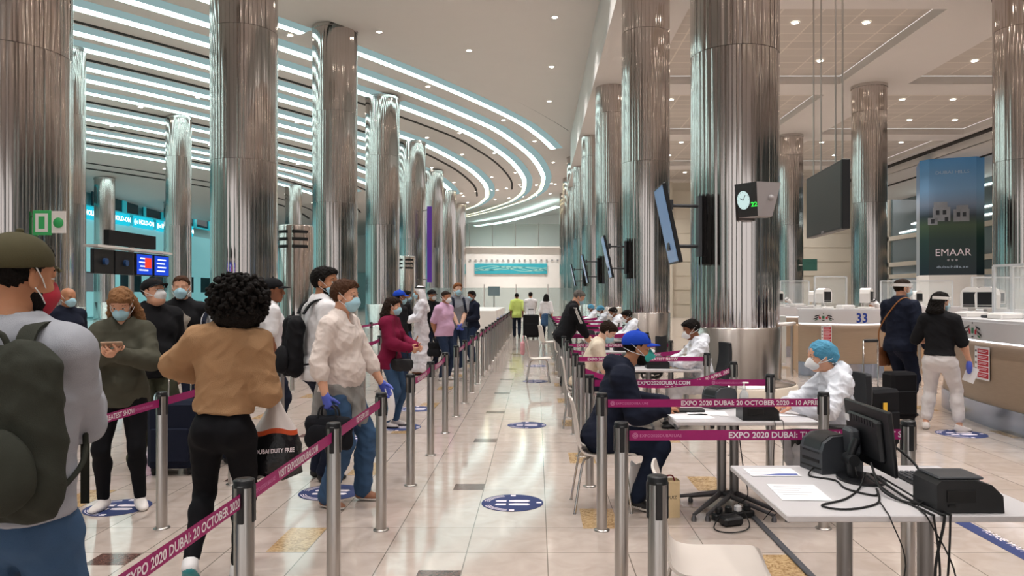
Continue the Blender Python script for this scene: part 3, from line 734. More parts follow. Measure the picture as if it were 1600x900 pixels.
# things on the second desk
reader(1.62, 5.52, 0, 'black curved passport reader on the second desk', M_black, .95)
printer(1.47, 6.05, Z, .5, 'dark round-topped label printer at the back of the second desk', .9)
sheet_paper(1.15, 5.6, .1, .3, .21, 'printed form lying before the man in the blue cap')
sheet_paper(1.3, 5.75, -.1, .3, .22, 'white form in the middle of the second desk')
sheet_paper(1.85, 5.75, 0, .2, .28, 'white pad under the hands of the woman in the hairnet')
kt = MB(); kt.box((0, 0, .012), (.3, .12, .02), bev=.006); o = kt.build('keyboard', M_black); o.location = (1.15, 5.85, Z); tag(o, 'small black keyboard on the second desk near the man in the blue cap', 'keyboard')
mbm = empty('computer_monitor', (1.42, 5.75, Z), 'black monitor turned away on the second desk', 'monitor')
def bottle(x, y, label):
    e = empty('sanitizer_bottle', (x, y, Z), label, 'bottle', group='sanitizer bottles'); a = MB(); a.lathe([(0, 0), (.033, 0), (.035, .01), (.035, .11), (.02, .14), (.014, .15), (.014, .16)], n=20); a.build('body', mat('clear_plastic', 'eef2f4', .15, trans=.5, ior=1.2), e)
    a = MB(); a.lathe([(.017, .155), (.017, .175), (.005, .178), (.005, .2)], n=14); a.box((.012, 0, .203), (.05, .016, .012), bev=.004); a.build('pump', M_white, e); return e
bpy.data.objects.remove(mbm)
bottle(1.66, 6.02, 'clear pump bottle of hand gel on the second desk'); bottle(1.35, 9.6, 'clear pump bottle of hand gel on the desk of the second tester')
reader(1.5, 9.35, 0, 'black passport reader on the desk of the second tester', M_black)
printer(1.2, 9.6, Z, .4, 'dark label printer on the desk of the second tester', .9)
mb = MB(); mb.box((0, 0, .05), (.22, .14, .1), bev=.01); o = mb.build('storage_box', mat('yellow_plastic', 'e9b21c', .4)); o.location = (1.78, 9.5, Z); tag(o, 'yellow box on the desk of the second tester', 'box')
for k, y in enumerate((12.4, 15.7, 19.0, 22.3)):
    reader(1.4, y-.1, .2*k, 'black passport reader on a distant desk, %s of them' % ('first' if k == 0 else ORD[k]), M_black)
    printer(1.1, y+.1, Z, .3*k, 'label printer on a distant desk, %s of them' % ('first' if k == 0 else ORD[k]), .9)
# paper bag and white bag by the seated man
pb = empty('paper_bag', (.985, 5.62, 0), 'cream paper shopping bag on the floor under the second desk', 'bag', .1)
a = MB(); a.sheet([[(.075*c_*(1), .045*s_*1, z_) for (c_, s_) in ((-1, -1), (1, -1), (1, 1), (-1, 1), (-1, -1))] for z_ in (0, .14, .275)], 0, 0, False); a.build('sack', mat('kraft_paper', 'e6cfa4', .7, var=.05), pb)
a = MB(); text(a, 'QUIZ', .035, (.01, -.0465, .14), (1, 0, 0), (0, 0, 1)); a.box((-.02, -.0465, .2), (.015, .001, .02)); a.build('print', M_black, pb)
a = MB(); a.tube(smooth_pts([(-.035, -.04, .27), (-.02, -.04, .31), (.02, -.04, .31), (.035, -.04, .27)], 4), .006, 6); a.build('handle', mat('maroon_ribbon', '6d1f26', .6), pb)
wb = MB(); wb.sheet([[(.0+.09*math.cos(t)*(1-.25*u), .06*math.sin(t), .02+.26*u+.02*math.sin(3*t)*u) for t in np.linspace(0, 2*PI, 20)] for u in np.linspace(0, 1, 6)], .003); o = wb.build('plastic_bag', M_paper); o.location = (.83, 6.12, 0); tag(o, 'small white bag on the floor behind the feet of the man in the blue cap', 'bag')
# ================================================================== people: implicit surfaces meshed with surface nets
A3 = lambda *p: np.array(p, dtype=np.float64)
def nrm(v): return v/(np.linalg.norm(v)+1e-9)
def RC(a, b, ra, rb=None, n=None, s=1., k=.03, op='u'):
    return ('c', np.asarray(a, float), np.asarray(b, float), ra, ra if rb is None else rb, n, s, k, op)
def EL(c, r, R=None, k=.03, op='u'): return ('e', np.asarray(c, float), np.asarray(r, float), R, None, None, 1., k, op)
def PL(p, n, k=.01): return ('p', np.asarray(p, float), nrm(np.asarray(n, float)), 0, 0, None, 1., k, 'i')   # keep the side against n
def pbox(p):
    if p[0] == 'c':
        r = max(p[3], p[4]); return np.minimum(p[1], p[2])-r, np.maximum(p[1], p[2])+r
    r = p[2].max(); return p[1]-r, p[1]+r
def pdist(p, X):
    if p[0] == 'c':
        a, b, ra, rb, n, s = p[1:7]
        d = X-a; ba = b-a
        if n is not None and s != 1.:
            d = d+((1/s-1)*(d@n))[..., None]*n; ba = ba+n*((1/s-1)*(ba@n))
        t = np.clip((d@ba)/(ba@ba+1e-12), 0, 1)
        e = d-t[..., None]*ba
        return np.sqrt((e*e).sum(-1))-(ra+(rb-ra)*t)
    if p[0] == 'e':
        q = X-p[1]
        if p[3] is not None: q = q@p[3]
        k0 = np.sqrt(((q/p[2])**2).sum(-1)); k1 = np.sqrt(((q/p[2]**2)**2).sum(-1))+1e-9
        return k0*(k0-1)/k1
    return (X-p[1])@p[2]
def sdf_mesh(prims, res, warp=None):
    ub = [pbox(p) for p in prims if p[8] == 'u']
    lo = np.min([b[0] for b in ub], 0)-3*res; hi = np.max([b[1] for b in ub], 0)+3*res
    N = np.ceil((hi-lo)/res).astype(int)+1
    D = np.full(N, .2, np.float32)
    ax = [lo[i]+res*np.arange(N[i]) for i in range(3)]
    for p in prims:
        k = p[7]
        if p[0] == 'p': i0, i1 = np.zeros(3, int), N
        else:
            l, h = pbox(p); m = k+2.5*res
            i0 = np.clip(np.floor((l-m-lo)/res).astype(int), 0, N); i1 = np.clip(np.ceil((h+m-lo)/res).astype(int)+1, 0, N)
            if (i1 <= i0).any(): continue
        sl = tuple(slice(a, b) for a, b in zip(i0, i1))
        X = np.stack(np.meshgrid(*[ax[i][i0[i]:i1[i]] for i in range(3)], indexing='ij'), -1)
        d = pdist(p, X); Q = D[sl]
        if p[8] == 'u':
            h = np.maximum(k-np.abs(Q-d), 0)/k; D[sl] = np.minimum(Q, d)-h*h*k*.25
        else:
            if p[8] == 's': d = -d
            h = np.maximum(k-np.abs(Q-d), 0)/k; D[sl] = np.maximum(Q, d)+h*h*k*.25
    s = D < 0
    c = np.zeros(N-1, np.uint8)
    for i in (0, 1):
        for j in (0, 1):
            for k in (0, 1): c += s[i:N[0]-1+i, j:N[1]-1+j, k:N[2]-1+k]
    act = np.argwhere((c > 0) & (c < 8))
    if not len(act): return np.zeros((0, 3)), np.zeros((0, 4), int)
    idx = np.full(N-1, -1, np.int64); idx[tuple(act.T)] = np.arange(len(act))
    acc = np.zeros((len(act), 3)); cnt = np.zeros(len(act))
    for a in range(3):
        u, v = (a+1) % 3, (a+2) % 3
        for i in (0, 1):
            for j in (0, 1):
                o = np.zeros(3, int); o[u] = i; o[v] = j; o2 = o.copy(); o2[a] = 1
                d0 = D[tuple((act+o).T)]; d1 = D[tuple((act+o2).T)]; m = (d0 < 0) != (d1 < 0)
                t = np.where(m, d0/(d0-d1+1e-12), 0)
                P = np.repeat(o[None].astype(float), len(act), 0); P[:, a] = t
                acc[m] += P[m]; cnt[m] += 1
    V = lo+res*(act+acc/cnt[:, None])
    Fs = []
    for a in range(3):
        u, v = (a+1) % 3, (a+2) % 3
        sl0 = [slice(None)]*3; sl1 = [slice(None)]*3; sl0[a] = slice(0, N[a]-1); sl1[a] = slice(1, N[a])
        s0, s1 = s[tuple(sl0)], s[tuple(sl1)]
        e = np.argwhere(s0 != s1); e = e[(e[:, u] > 0) & (e[:, v] > 0) & (e[:, u] < N[u]-1) & (e[:, v] < N[v]-1)]
        du = np.zeros(3, int); du[u] = 1; dv = np.zeros(3, int); dv[v] = 1
        q = np.stack([idx[tuple((e-du-dv).T)], idx[tuple((e-dv).T)], idx[tuple(e.T)], idx[tuple((e-du).T)]], 1)
        flip = ~s0[tuple(e.T)]; q[flip] = q[flip][:, ::-1]; Fs.append(q)
    return V, np.concatenate(Fs)
def folds(V, amp, seed, scale=1.):
    """cloth folds: a few warped waves, mostly across the limbs"""
    r = np.random.RandomState(seed); d = np.zeros(len(V)); W = V+.03*np.sin(V[:, [1, 2, 0]]*13*scale+r.rand(3)*6)
    W = V+.035*np.sin(V[:, [2, 0, 1]]*9*scale+r.rand(3)*6)+.012*np.sin(V[:, [1, 2, 0]]*31*scale+r.rand(3)*6)
    for k in range(7):
        f = nrm(r.randn(3)*A3(.7, .7, 1.))*(16+20*r.rand())*scale
        d += np.exp(-5*np.sin(W@f+r.rand()*6)**2)-.3
    return d*amp/2.2
def to_mesh(name, parts, mats, parent, disp=0., seed=0, msel=None, fscale=1.):
    vs = []; fs = []; n = 0
    for V, Q in parts:
        vs.append(V); fs.append(Q+n); n += len(V)
    V = np.concatenate(vs); Q = np.concatenate(fs)
    me = bpy.data.meshes.new(name)
    if disp and len(V):
        a = V[Q]; N = np.cross(a[:, 2]-a[:, 0], a[:, 3]-a[:, 1]); nn = np.zeros_like(V)
        for j in range(4): np.add.at(nn, Q[:, j], N)
        nn /= np.linalg.norm(nn, axis=1)[:, None]+1e-9
        V = V+nn*folds(V, disp, seed, fscale)[:, None]
    me.vertices.add(len(V)); me.vertices.foreach_set('co', V.astype(np.float32).ravel())
    me.loops.add(len(Q)*4); me.loops.foreach_set('vertex_index', Q.astype(np.int32).ravel())
    me.polygons.add(len(Q)); me.polygons.foreach_set('loop_start', np.arange(0, len(Q)*4, 4, dtype=np.int32)); me.polygons.foreach_set('loop_total', np.full(len(Q), 4, np.int32))
    me.polygons.foreach_set('use_smooth', np.ones(len(Q), bool))
    for mm in (mats if isinstance(mats, (list, tuple)) else [mats]): me.materials.append(mm)
    if msel is not None and len(Q): me.polygons.foreach_set('material_index', msel(V[Q].mean(1)).astype(np.int32))
    me.update(calc_edges=True); me.validate()
    return link(name, me, parent)
def rotm(yaw=0, pitch=0, roll=0):
    """columns: forward, left, up.  yaw to the left, pitch nose down, roll to the right, in degrees"""
    y, p, r = map(math.radians, (yaw, pitch, roll))
    return np.array((Matrix.Rotation(y, 3, 'Z') @ Matrix.Rotation(p, 3, 'Y') @ Matrix.Rotation(r, 3, 'X')))
def ik(a, t, l1, l2, pole):
    d = t-a; L = np.linalg.norm(d); 
    if L > (l1+l2)*.998: t = a+d/L*(l1+l2)*.998; d = t-a; L = np.linalg.norm(d)
    L = max(L, abs(l1-l2)+.02); x = (l1*l1-l2*l2+L*L)/(2*L); h = math.sqrt(max(l1*l1-x*x, 0)); u = nrm(d); p = pole-u*(pole@u); p = nrm(p)
    return a+u*x+p*h, t
SK = {'fair': 'd9a589', 'tan': 'b98363', 'brown': '8a5a41', 'dark': '6b4431', 'pale': 'e2b8a0'}
def skin(t): return mat('skin_'+t, SK[t], .5, spec=.35, var=.07, vscale=25)
HC = {'black': '15110f', 'dark': '2a1d16', 'brown': '4a3122', 'lightbrown': '8a6444', 'grey': '6b6560', 'ginger': '7a4a28'}
def hairm(c): return mat('hair_'+c, HC[c], .65, spec=.15, var=.35, vscale=120, bump=.8, bscale=160, aniso=(1, 1, .25))

def person(pos, face, label, H=1.75, sex='m', b=1., belly=0., lean=0., pelvis=None, head=(0, 0), hands=(None, None), hn=(None, None), curl=(35, 35), elbow=(None, None), feet=None, hpos=None,
           knees=None, sk='fair', hair=('short', 'dark'), top=None, pants=None, shoes=None, mask=None, cap=None, res=.011, hres=.006, dress=None, headgear=None, gloves=None, seed=1, side=0., headz=0., shrug=0., lowtop=None, sw=None):
    """local frame: forward +X, left +Y.  hands, feet, elbows, knees are (left, right)."""
    s = H/1.75; e = empty('person', (pos[0], pos[1], 0), label, 'person', math.radians(face), None)
    fem = sex == 'f'; b_ = b*s
    hip = A3(0, 0, .93*s) if pelvis is None else A3(*pelvis)
    T = rotm(0, lean, side); F_, L_, U_ = T[:, 0], T[:, 1], T[:, 2]
    at = lambda x, y, z: hip+(F_*x+L_*y+U_*z)*s
    waist, chest, shl = at(-.005, 0, .15), at(.005, 0, .35), at(-.01, 0, .48+shrug)
    sw = sw or (.155 if fem else .178)
    nb = at(-.01, 0, .53); hd = at(.035, 0, .70+headz)
    if hpos is not None: hd = hd+A3(*hpos)
    sh = [at(-.01, sw*b**.5, .475+shrug), at(-.01, -sw*b**.5, .475+shrug)]
    hj = [hip+A3(0, .088, -.03)*s, hip+A3(0, -.088, -.03)*s]
    ua, fa_, th, sn = .29*s, .25*s, .43*s, .425*s
    el, wr = [None]*2, [None]*2
    for i, sg in enumerate((1, -1)):
        t = hands[i]
        t = sh[i]+A3(.03, sg*.06, -.52)*s if t is None else A3(*t)
        po = A3(-.8, sg*.5, -.3) if elbow[i] is None else A3(*elbow[i])
        el[i], wr[i] = ik(sh[i], t, ua, fa_, po)
    if feet is None: feet = ((0, .1, 8), (0, -.1, -8))
    an, kn, ft = [None]*2, [None]*2, [None]*2
    for i, sg in enumerate((1, -1)):
        fx, fy, fyaw = feet[i][:3]; lift = feet[i][3] if len(feet[i]) > 3 else 0.
        pitch = feet[i][4] if len(feet[i]) > 4 else 0.
        a_ = A3(fx*1., fy*1., .085*s+lift); po = A3(1, sg*.12, 0.1) if knees is None else A3(*knees[i])
        kn[i], an[i] = ik(hj[i], a_, th, sn, po); ft[i] = rotm(fyaw, pitch)
    hy = head[0]; R = rotm(hy, lean*.4+head[1], head[2] if len(head) > 2 else 0); hs = s*(.97 if fem else 1.)*1.02
    hp = lambda x, y, z: hd+R@(A3(x, y, z)*hs)
    HE = lambda c, r, k=.02, op='u': EL(hp(*c), np.array(r)*hs, R, k, op)
    HR = lambda a, c, r, r2=None, k=.012, op='u': RC(hp(*a), hp(*c), r*hs, (r if r2 is None else r2)*hs, k=k, op=op)
    # --- shapes shared by body and clothes
    def trunk(o, k=.05):
        wd = (.155, .122, .142, .1) if fem else (.16, .148, .168, .12)
        P = [RC(hip+F_*0, waist, (wd[0]*b+o)*1*s, (wd[1]*b+o)*s, F_, .66, k), RC(waist, chest, (wd[1]*b+o)*s, (wd[2]*b+o)*s, F_, .66, k),
             RC(chest, shl, (wd[2]*b+o)*s, (wd[3]*b+o)*s, F_, .62, k),
             RC(sh[0], sh[1], (.056+o)*s, None, None, 1, k), RC(nb, at(-.01, .09, .485+shrug), (.05+o)*s, (.045+o)*s, k=k), RC(nb, at(-.01, -.09, .485+shrug), (.05+o)*s, (.045+o)*s, k=k)]
        for sg in (1, -1):
            P.append(EL(at(-.055, sg*.068*b, -.04), A3(.085, .085, .095)*s*b+o*s, T, k))
            if fem: P.append(EL(at(.085, sg*.065, .31), A3(.055, .062, .065)*s+o*s, T, .04))
            else: P.append(EL(at(.065, sg*.07, .36), A3(.05, .085, .07)*s+o*s, T, .06))
        if belly: P.append(EL(at(.05+belly*.3, 0, .12), A3(.1+belly, .14+belly*.6, .16)*s+o*s, T, .06))
        return P
    def arm(i, o, frac=1., k=.03, o2=None, k1=None):
        o2 = o if o2 is None else o2
        P = [RC(sh[i], el[i], (.052*b+o)*s, (.04*b**.5+o)*s, k=k)]
        if frac <= .5: return [RC(sh[i], sh[i]+(el[i]-sh[i])*(frac*2), (.052*b+o)*s, (.046*b**.5+o2)*s, k=k)]
        end = el[i]+(wr[i]-el[i])*((frac-.5)*2); mid = el[i]+(wr[i]-el[i])*min(.3, (frac-.5)*2*.6)
        return P+[RC(el[i], mid, (.04*b**.5+o)*s, (.041*b**.5+o)*s, k=k), RC(mid, end, (.041*b**.5+o)*s, (.029+o2+.011*(1-(frac-.5)*2))*s, k=k)]
    def leg(i, o, frac=1., k=.04, o2=None):
        o2 = o if o2 is None else o2; hb = (.094 if fem else .088)*b**.8
        up = hj[i]+(kn[i]-hj[i])*.12; back = nrm(np.cross(kn[i]-an[i], L_)) if True else 0
        cf_ = kn[i]+(an[i]-kn[i])*.3; cb = nrm((kn[i]-hj[i])-(an[i]-kn[i])*.0)*0
        endp = kn[i]+(an[i]-kn[i])*min(1, frac); 
        fw = ft[i][:, 0]; cf_ = cf_-fw*.012*s if frac > .4 else cf_
        return [RC(up, kn[i], (hb+o)*s, (.056*b**.4+o)*s, k=k), RC(kn[i], cf_, (.054*b**.4+o)*s, (.056*b**.4+o+(o2-o)*.3)*s, k=k), RC(cf_, endp, (.056*b**.4+o+(o2-o)*.3)*s, (.038+(1-frac)*.02+o2)*s, k=k)]
    # --- body
    mskin = skin(sk); parts = []
    P = trunk(-.012)
    for i in (0, 1): P += arm(i, 0.)+leg(i, -.004)
    for i in (0, 1): P += [RC(an[i]+ft[i]@A3(-.02, 0, -.04)*s, an[i]+ft[i]@A3(.12, 0, -.055)*s, .032*s, .026*s, k=.03)]
    P += [RC(nb, hp(-.02, 0, -.06), .054*s*b**.3, .052*s*b**.3, k=.03)]
    parts.append(sdf_mesh(P, res*1.15))
    hw = .95 if fem else 1.
    P = [HE((-.012, 0, .035), (.094, .074, .083)), HE((.03, 0, -.04), (.06, .056*hw, .075), .03), HE((.058, 0, -.097), (.024, .026, .018), .03), HE((.02, 0, .045), (.072, .064, .058), .02),
         HE((.05, .036, -.028), (.032, .025, .028), .02), HE((.05, -.036, -.028), (.032, .025, .028), .02), HR((.079, -.034, .022), (.079, .034, .022), .012, k=.015),
         HR((.088, 0, .014), (.108, 0, -.024), .008, .013, .012), HR((.096, -.013, -.03), (.096, .013, -.03), .009, k=.008), HR((.086, -.02, -.058), (.086, .02, -.058), .008, k=.01), HR((.084, -.018, -.069), (.084, .018, -.069), .008, k=.01),
         HE((.096, .032, .004), (.016, .017, .012), .012, 's'), HE((.096, -.032, .004), (.016, .017, .012), .012, 's'),
         HR((.084, .02, .0135), (.079, .044, .0115), .0052, k=.006), HR((.084, -.02, .0135), (.079, -.044, .0115), .0052, k=.006), HR((.084, .02, -.0055), (.078, .044, -.0035), .0045, k=.006), HR((.084, -.02, -.0055), (.078, -.044, -.0035), .0045, k=.006),
         RC(nb-U_*.03, hp(-.02, 0, -.05), .056*s*b**.3, .052*s*b**.3, k=.03)]
    for sg in (1, -1):
        P += [EL(hp(-.004, sg*.077, -.004), A3(.02, .0085, .032)*hs, R@rotm(sg*-20, 0), .01), EL(hp(.004, sg*.087, -.002), A3(.009, .008, .014)*hs, R, .006, 's')]
    if b > 1.1: P.append(HE((.03, 0, -.09), (.055, .06, .04), .04))
    parts.append(sdf_mesh(P, hres))
    gl = None
    for i, sg in enumerate((1, -1)):       # hands: palm, four unequal bent fingers, thumb from the side of the palm
        d = nrm(wr[i]-el[i]); n = A3(*hn[i]) if hn[i] is not None else A3(.15, -sg, 0.); n = nrm(n-d*(n@d)); c = np.cross(n, d)*(-sg if False else 1)
        # lateral axis towards the thumb: forward/up side
        c = nrm(np.cross(d, n)); thumb_side = c if (c@(A3(1, 0, .6))) > 0 else -c
        w0 = wr[i]; pk = w0+d*.088*s; ca = math.radians(curl[i])
        P = [RC(w0-d*.05*s, w0+d*.01*s, .028*s, .027*s, n, .8, .015), RC(w0+d*.02*s+thumb_side*.012*s, pk+thumb_side*.022*s, .022*s, .017*s, n, .75, .02), RC(w0+d*.02*s-thumb_side*.012*s, pk-thumb_side*.024*s, .022*s, .016*s, n, .75, .02), RC(w0+d*.03*s, pk, .022*s, .018*s, n, .7, .02)]
        for q, (off, ln) in enumerate(((.031, .9), (.0105, 1.), (-.010, .93), (-.030, .74))):
            p = pk+thumb_side*off*s-d*(.004 if q in (0, 3) else 0)*s; dd = d+thumb_side*off*1.2; dd = nrm(dd); r0 = .0088*s
            for j, (sl_, ff) in enumerate(((.042, .7), (.027, 1.), (.021, .8))):
                ang = ca*ff; nn = nrm(n-dd*(n@dd)); dd = nrm(dd*math.cos(ang)+nn*math.sin(ang)); p2 = p+dd*sl_*ln*s
                P.append(RC(p, p2, r0*(1-.07*j), r0*(1-.07*(j+1)), k=.005)); p = p2
        p = w0+d*.025*s+thumb_side*.022*s; dd = nrm(d*.75+thumb_side*.75+n*.35)
        for j, sl_ in enumerate((.04, .03, .025)):
            p2 = p+dd*sl_*s; P.append(RC(p, p2, (.0125-.0015*j)*s, (.0115-.0015*j)*s, k=.01)); p = p2; dd = nrm(dd+d*.35+n*.25*(curl[i]/35))
        hm = sdf_mesh(P, max(.0036, hres*.62))
        if gloves:
            to_mesh('glove', [hm], mat('nitrile_blue', '4f5fc0', .4), e)
        else: parts.append(hm)
    body = to_mesh('body', parts, mskin, e)
    if hres < .0065:
        for sg in (1, -1):
            q = MB(); cx = hp(.0762, sg*.032, .004)
            q.lathe([(.0118*hs*math.sin(t), .0118*hs*-math.cos(t)) for t in np.linspace(0, PI, 9)], (0, 0, 0), 14, 0)
            ix = np.linspace(0, .5, 4)
            Mx = Matrix.Translation(cx) @ Matrix([list(R[0]), list(R[1]), list(R[2])]).to_4x4()
            q.v = [tuple(Mx @ Vector(p)) for p in q.v]
            q.lathe([(.0, .0123*hs), (.0066*hs, .0102*hs)], n=12, m=1, M=Mx @ Matrix.Rotation(PI/2, 4, 'Y'))
            q.build('eye', [mat('eye_white', 'e8e2dc', .2), mat('iris', '2d1d14', .2)], body)
            q = MB(); q.tube([hp(.087, sg*.014, .026), hp(.0885, sg*.032, .033), hp(.074, sg*.052, .027)], [.003, .004, .002], 6)
            q.build('eyebrow', hairm(hair[1] if hair and hair[1] in HC else 'dark'), body)
    # --- hair
    if hair and hair[0] != 'none':
        st, hc = hair[0], hair[1]; P = []
        if st in ('short', 'crop', 'long', 'wavy', 'bob'):
            g = .006 if st == 'crop' else .016
            P += [HE((-.014, 0, .037), (.094+g, .074+g, .084+g)), HE((.035, 0, .07), (.06, .06, .045), .03)]+([HR((-.075, -.035, -.03), (-.075, .035, -.03), .032, k=.03)] if fem else [])
            if st == 'short': P += [HE((.05, .015, .092), (.045, .05, .022), .03)]
            zf = -.045 if fem else -.028
            P += [HE((.088, 0, zf), (.09, .12, .1), .014, 's'), HE((.012, .09, -.035), (.03, .03, .05), .01, 's'), HE((.012, -.09, -.035), (.03, .03, .05), .01, 's'), HE((-.05, 0, -.15 if fem else -.132), (.1, .1, .075), .02, 's')]
            if st in ('long', 'wavy', 'bob'):
                ln = {'long': .34, 'wavy': .24, 'bob': .12}[st]
                for j in range(9):
                    t = math.radians(100+20*j); ca, sa = math.cos(t), math.sin(t); rj = .02 if st != 'wavy' else .034
                    p0 = A3(-.02+.085*ca, .08*sa, .0); p1 = A3(-.03+.1*ca, .098*sa, -.12); 
                    down = U_*0+A3(0, 0, -1)
                    q1 = hp(*p1); q2 = q1+(down*.9-F_*.12)*max(0, ln-.12)*s
                    if st == 'wavy':
                        pts = [hp(*p0), hp(*p1)+A3(.012*math.sin(j), .012*math.cos(j), 0), q1+(q2-q1)*.5+A3(.02*math.sin(2*j), .02*math.cos(3*j), 0), q2+A3(.015*math.cos(j), .02*math.sin(2*j), .03*math.sin(j*1.7))]
                        for a_, c_ in zip(pts[:-1], pts[1:]): P.append(RC(a_, c_, rj*s, rj*s*.85, k=.02))
                    else: P += [RC(hp(*p0), q1, .026*s, .028*s, k=.03), RC(q1, q2, .028*s, .02*s, k=.03)]
                if st == 'long': P.append(EL(hp(-.07, 0, -.2), A3(.05, .09, .16)*s, None, .04))
                if st == 'bob': P += [HE((-.05, 0, -.04), (.075, .088, .1), .03)]
        if st == 'curly':
            rg = random.Random(5); P += [HE((-.03, 0, .04), (.13, .14, .13)), HE((-.06, 0, -.07), (.1, .135, .1), .04)]
            for j in range(900):
                v = nrm(A3(rg.gauss(0, 1), rg.gauss(0, 1), rg.gauss(0, 1)))
                if v[0] > .55 and v[2] < .5: continue
                c_ = A3(-.035, 0, .015)+v*A3(.15, .165, .16)*rg.uniform(.86, 1.1)
                if c_[2] < -.19: continue
                P.append(EL(hp(*c_), A3(1, 1, 1)*rg.uniform(.008, .017), None, .004))
            P.append(HE((.1, 0, -.06), (.07, .09, .12), .01, 's'))
        if st == 'beard': pass
        if len(P):
            ho = to_mesh('hair', [sdf_mesh(P, hres*(.75 if st == 'curly' else .9))], hairm(hc), e, .006 if st != 'curly' else .003, seed, fscale=3.)
        if len(hair) > 2 and hair[2] == 'beard':
            P = [HE((.03, 0, -.055), (.064, .061*hw, .07)), HE((.06, 0, -.1), (.028, .034, .022), .02), PL(hp(0, 0, -.035), R[:, 2]), HE((.1, 0, -.045), (.05, .03, .02), .01, 's'), HE((-.06, 0, -.06), (.06, .1, .1), .01, 's')]
            to_mesh('beard', [sdf_mesh(P, hres)], hairm(hc), e, .002, seed, fscale=3.)
    # --- head wear
    if mask:
        mm = {'blue': mat('mask_blue', 'a9d3e2', .7, var=.04, bump=.2), 'white': mat('mask_white', 'e9e9ea', .7, bump=.15), 'teal': mat('mask_teal', '3fb8ae', .7), 'red': mat('mask_red', 'b0263a', .7)}[mask[0]]
        if mask[1] == 'flat':
            P = [HE((.052, 0, -.052), (.066, .062, .05)), HR((.095, 0, -.02), (.105, 0, -.045), .02, .018, .03), HE((.06, 0, -.09), (.035, .04, .03), .03), PL(hp(.02, 0, 0), -R[:, 0]), PL(hp(0.05, 0, -.012), R@nrm(A3(-.25, 0, 1)))]
        else:
            P = [HE((.06, 0, -.05), (.05, .058, .055)), HR((.085, 0, -.045), (.125, 0, -.05), .035, .018, .03), HR((.09, 0, -.01), (.1, 0, -.03), .015, k=.03), PL(hp(.02, 0, 0), -R[:, 0])]
        mo_ = to_mesh('mask', [sdf_mesh(P, hres*.8)], mm, e)
        q = MB()
        for sg in (1, -1):
            for zz, ez in ((-.03, .03), (-.075, -.03)):
                if mask[1] == 'flat': q.tube([hp(.045, sg*.06, zz), hp(.02, sg*.079, (zz+ez)/2-.0), hp(-.008, sg*.091, ez)], .0022, 5)
                else: q.tube([hp(.05, sg*.058, -.045), hp(.0, sg*.085, ez*.5-.02), hp(-.06, sg*.082, ez+.01), hp(-.105, sg*.02, ez+.03)], .0028, 5)
        q.build('ear_loop', mat('mask_elastic', 'e4e8ea', .7), mo_)
    if cap:
        cm = cap[0]; tw = cap[1] if len(cap) > 1 else 0; Rz = R@rotm(tw); hq = lambda x, y, z: hd+Rz@(A3(x, y, z)*hs)
        P = [EL(hq(-.012, 0, .05), A3(.113, .093, .088)*hs, Rz), PL(hq(0, 0, .035), -Rz@nrm(A3(-.12, 0, 1)), .006), EL(hq(-.005, 0, .145), A3(.012, .012, .008)*hs, Rz, .006)]
        co = to_mesh('cap', [sdf_mesh(P, hres)], cm, e, .0015, seed)
        rows = []
        for u in np.linspace(-1, 1, 13):
            a_ = u*1.15; rows.append([hq(-.012+(.112+ (.0 if v == 0 else .075*v*math.cos(u*1.35)))*math.cos(a_*.8), .093*math.sin(a_)*(1+.0*v), .052-.012*u*u*1.3-.012*v) for v in (0, .35, .7, 1)])
        q = MB(); q.sheet(rows, .006); q.build('brim', cm, co)
    if headgear == 'visor':
        q = MB(); band = [[hp((.124)*math.cos(t)-.008, .105*math.sin(t), z) for z in (.03, .068)] for t in np.linspace(-2.9, 2.9, 30)]; q.sheet(band, .006)
        vo = q.build('visor_band', M_white, e)
        q = MB(); q.sheet([[hp((.122+.01*(.07-z))*math.cos(t), .115*math.sin(t), z) for z in (.06, -.05, -.16)] for t in np.linspace(-1.35, 1.35, 16)], .0012); q.build('face_shield', mat('clear_visor', 'f4f8fa', .05, alpha=.16), vo)
    if headgear == 'ghutra':
        P = [HE((-.015, 0, .04), (.107, .09, .09)), HE((.085, 0, -.05), (.085, .085, .1), .012, 's')]
        for sg in (1, -1): P += [RC(hp(-.03, sg*.075, .0), at(-.05, sg*.1, .42), .045*s, .05*s, k=.04), RC(hp(-.06, sg*.04, -.03), at(-.11, sg*.07, .35), .055*s, .06*s, k=.04)]
        g = to_mesh('headscarf', [sdf_mesh(P, hres)], cloth('white_cotton', 'eceaec', .1), e, .01, seed)
        q = MB()
        for zz in (.085, .1): q.tube([hp(-.015+.098*math.cos(t), .083*math.sin(t), zz+.01*math.cos(t)) for t in np.linspace(0, 2*PI, 24)], .008, 6)
        q.build('head_cord', M_blackm, g)
    if headgear == 'hairnet':
        P = [HE((-.02, 0, .04), (.112, .094, .096)), HE((-.095, 0, -.01), (.055, .07, .06), .04), HE((.09, 0, -.06), (.07, .1, .105), .012, 's'), HE((.03, 0, -.16), (.14, .12, .1), .02, 's')]
        to_mesh('hair_net', [sdf_mesh(P, hres)], mat('hairnet_blue', '4c93b4', .75, var=.25, vscale=60, bump=.5, bscale=120), e, .006, seed, fscale=2.)
    # --- clothes
    if pants:
        pm_, fr, lo_ = pants[0], pants[1], pants[2]; P = [p for p in trunk(.006)[:2]]
        for sg in (1, -1): P.append(EL(at(-.055, sg*.068*b, -.04), A3(.092, .09, .1)*s*b, T, .05))
        for i in (0, 1): P += leg(i, .006+lo_*.35, fr, .035, .006+lo_)
        if belly: P.append(EL(at(.05+belly*.25, 0, .08), A3(.09+belly, .14+belly*.6, .12)*s, T, .06))
        P.append(PL(at(0, 0, .12 if len(pants) < 4 else pants[3]), U_, .005))
        to_mesh('trousers', [sdf_mesh(P, res*.9)], pm_, e, .0025+lo_*.2, seed+3)
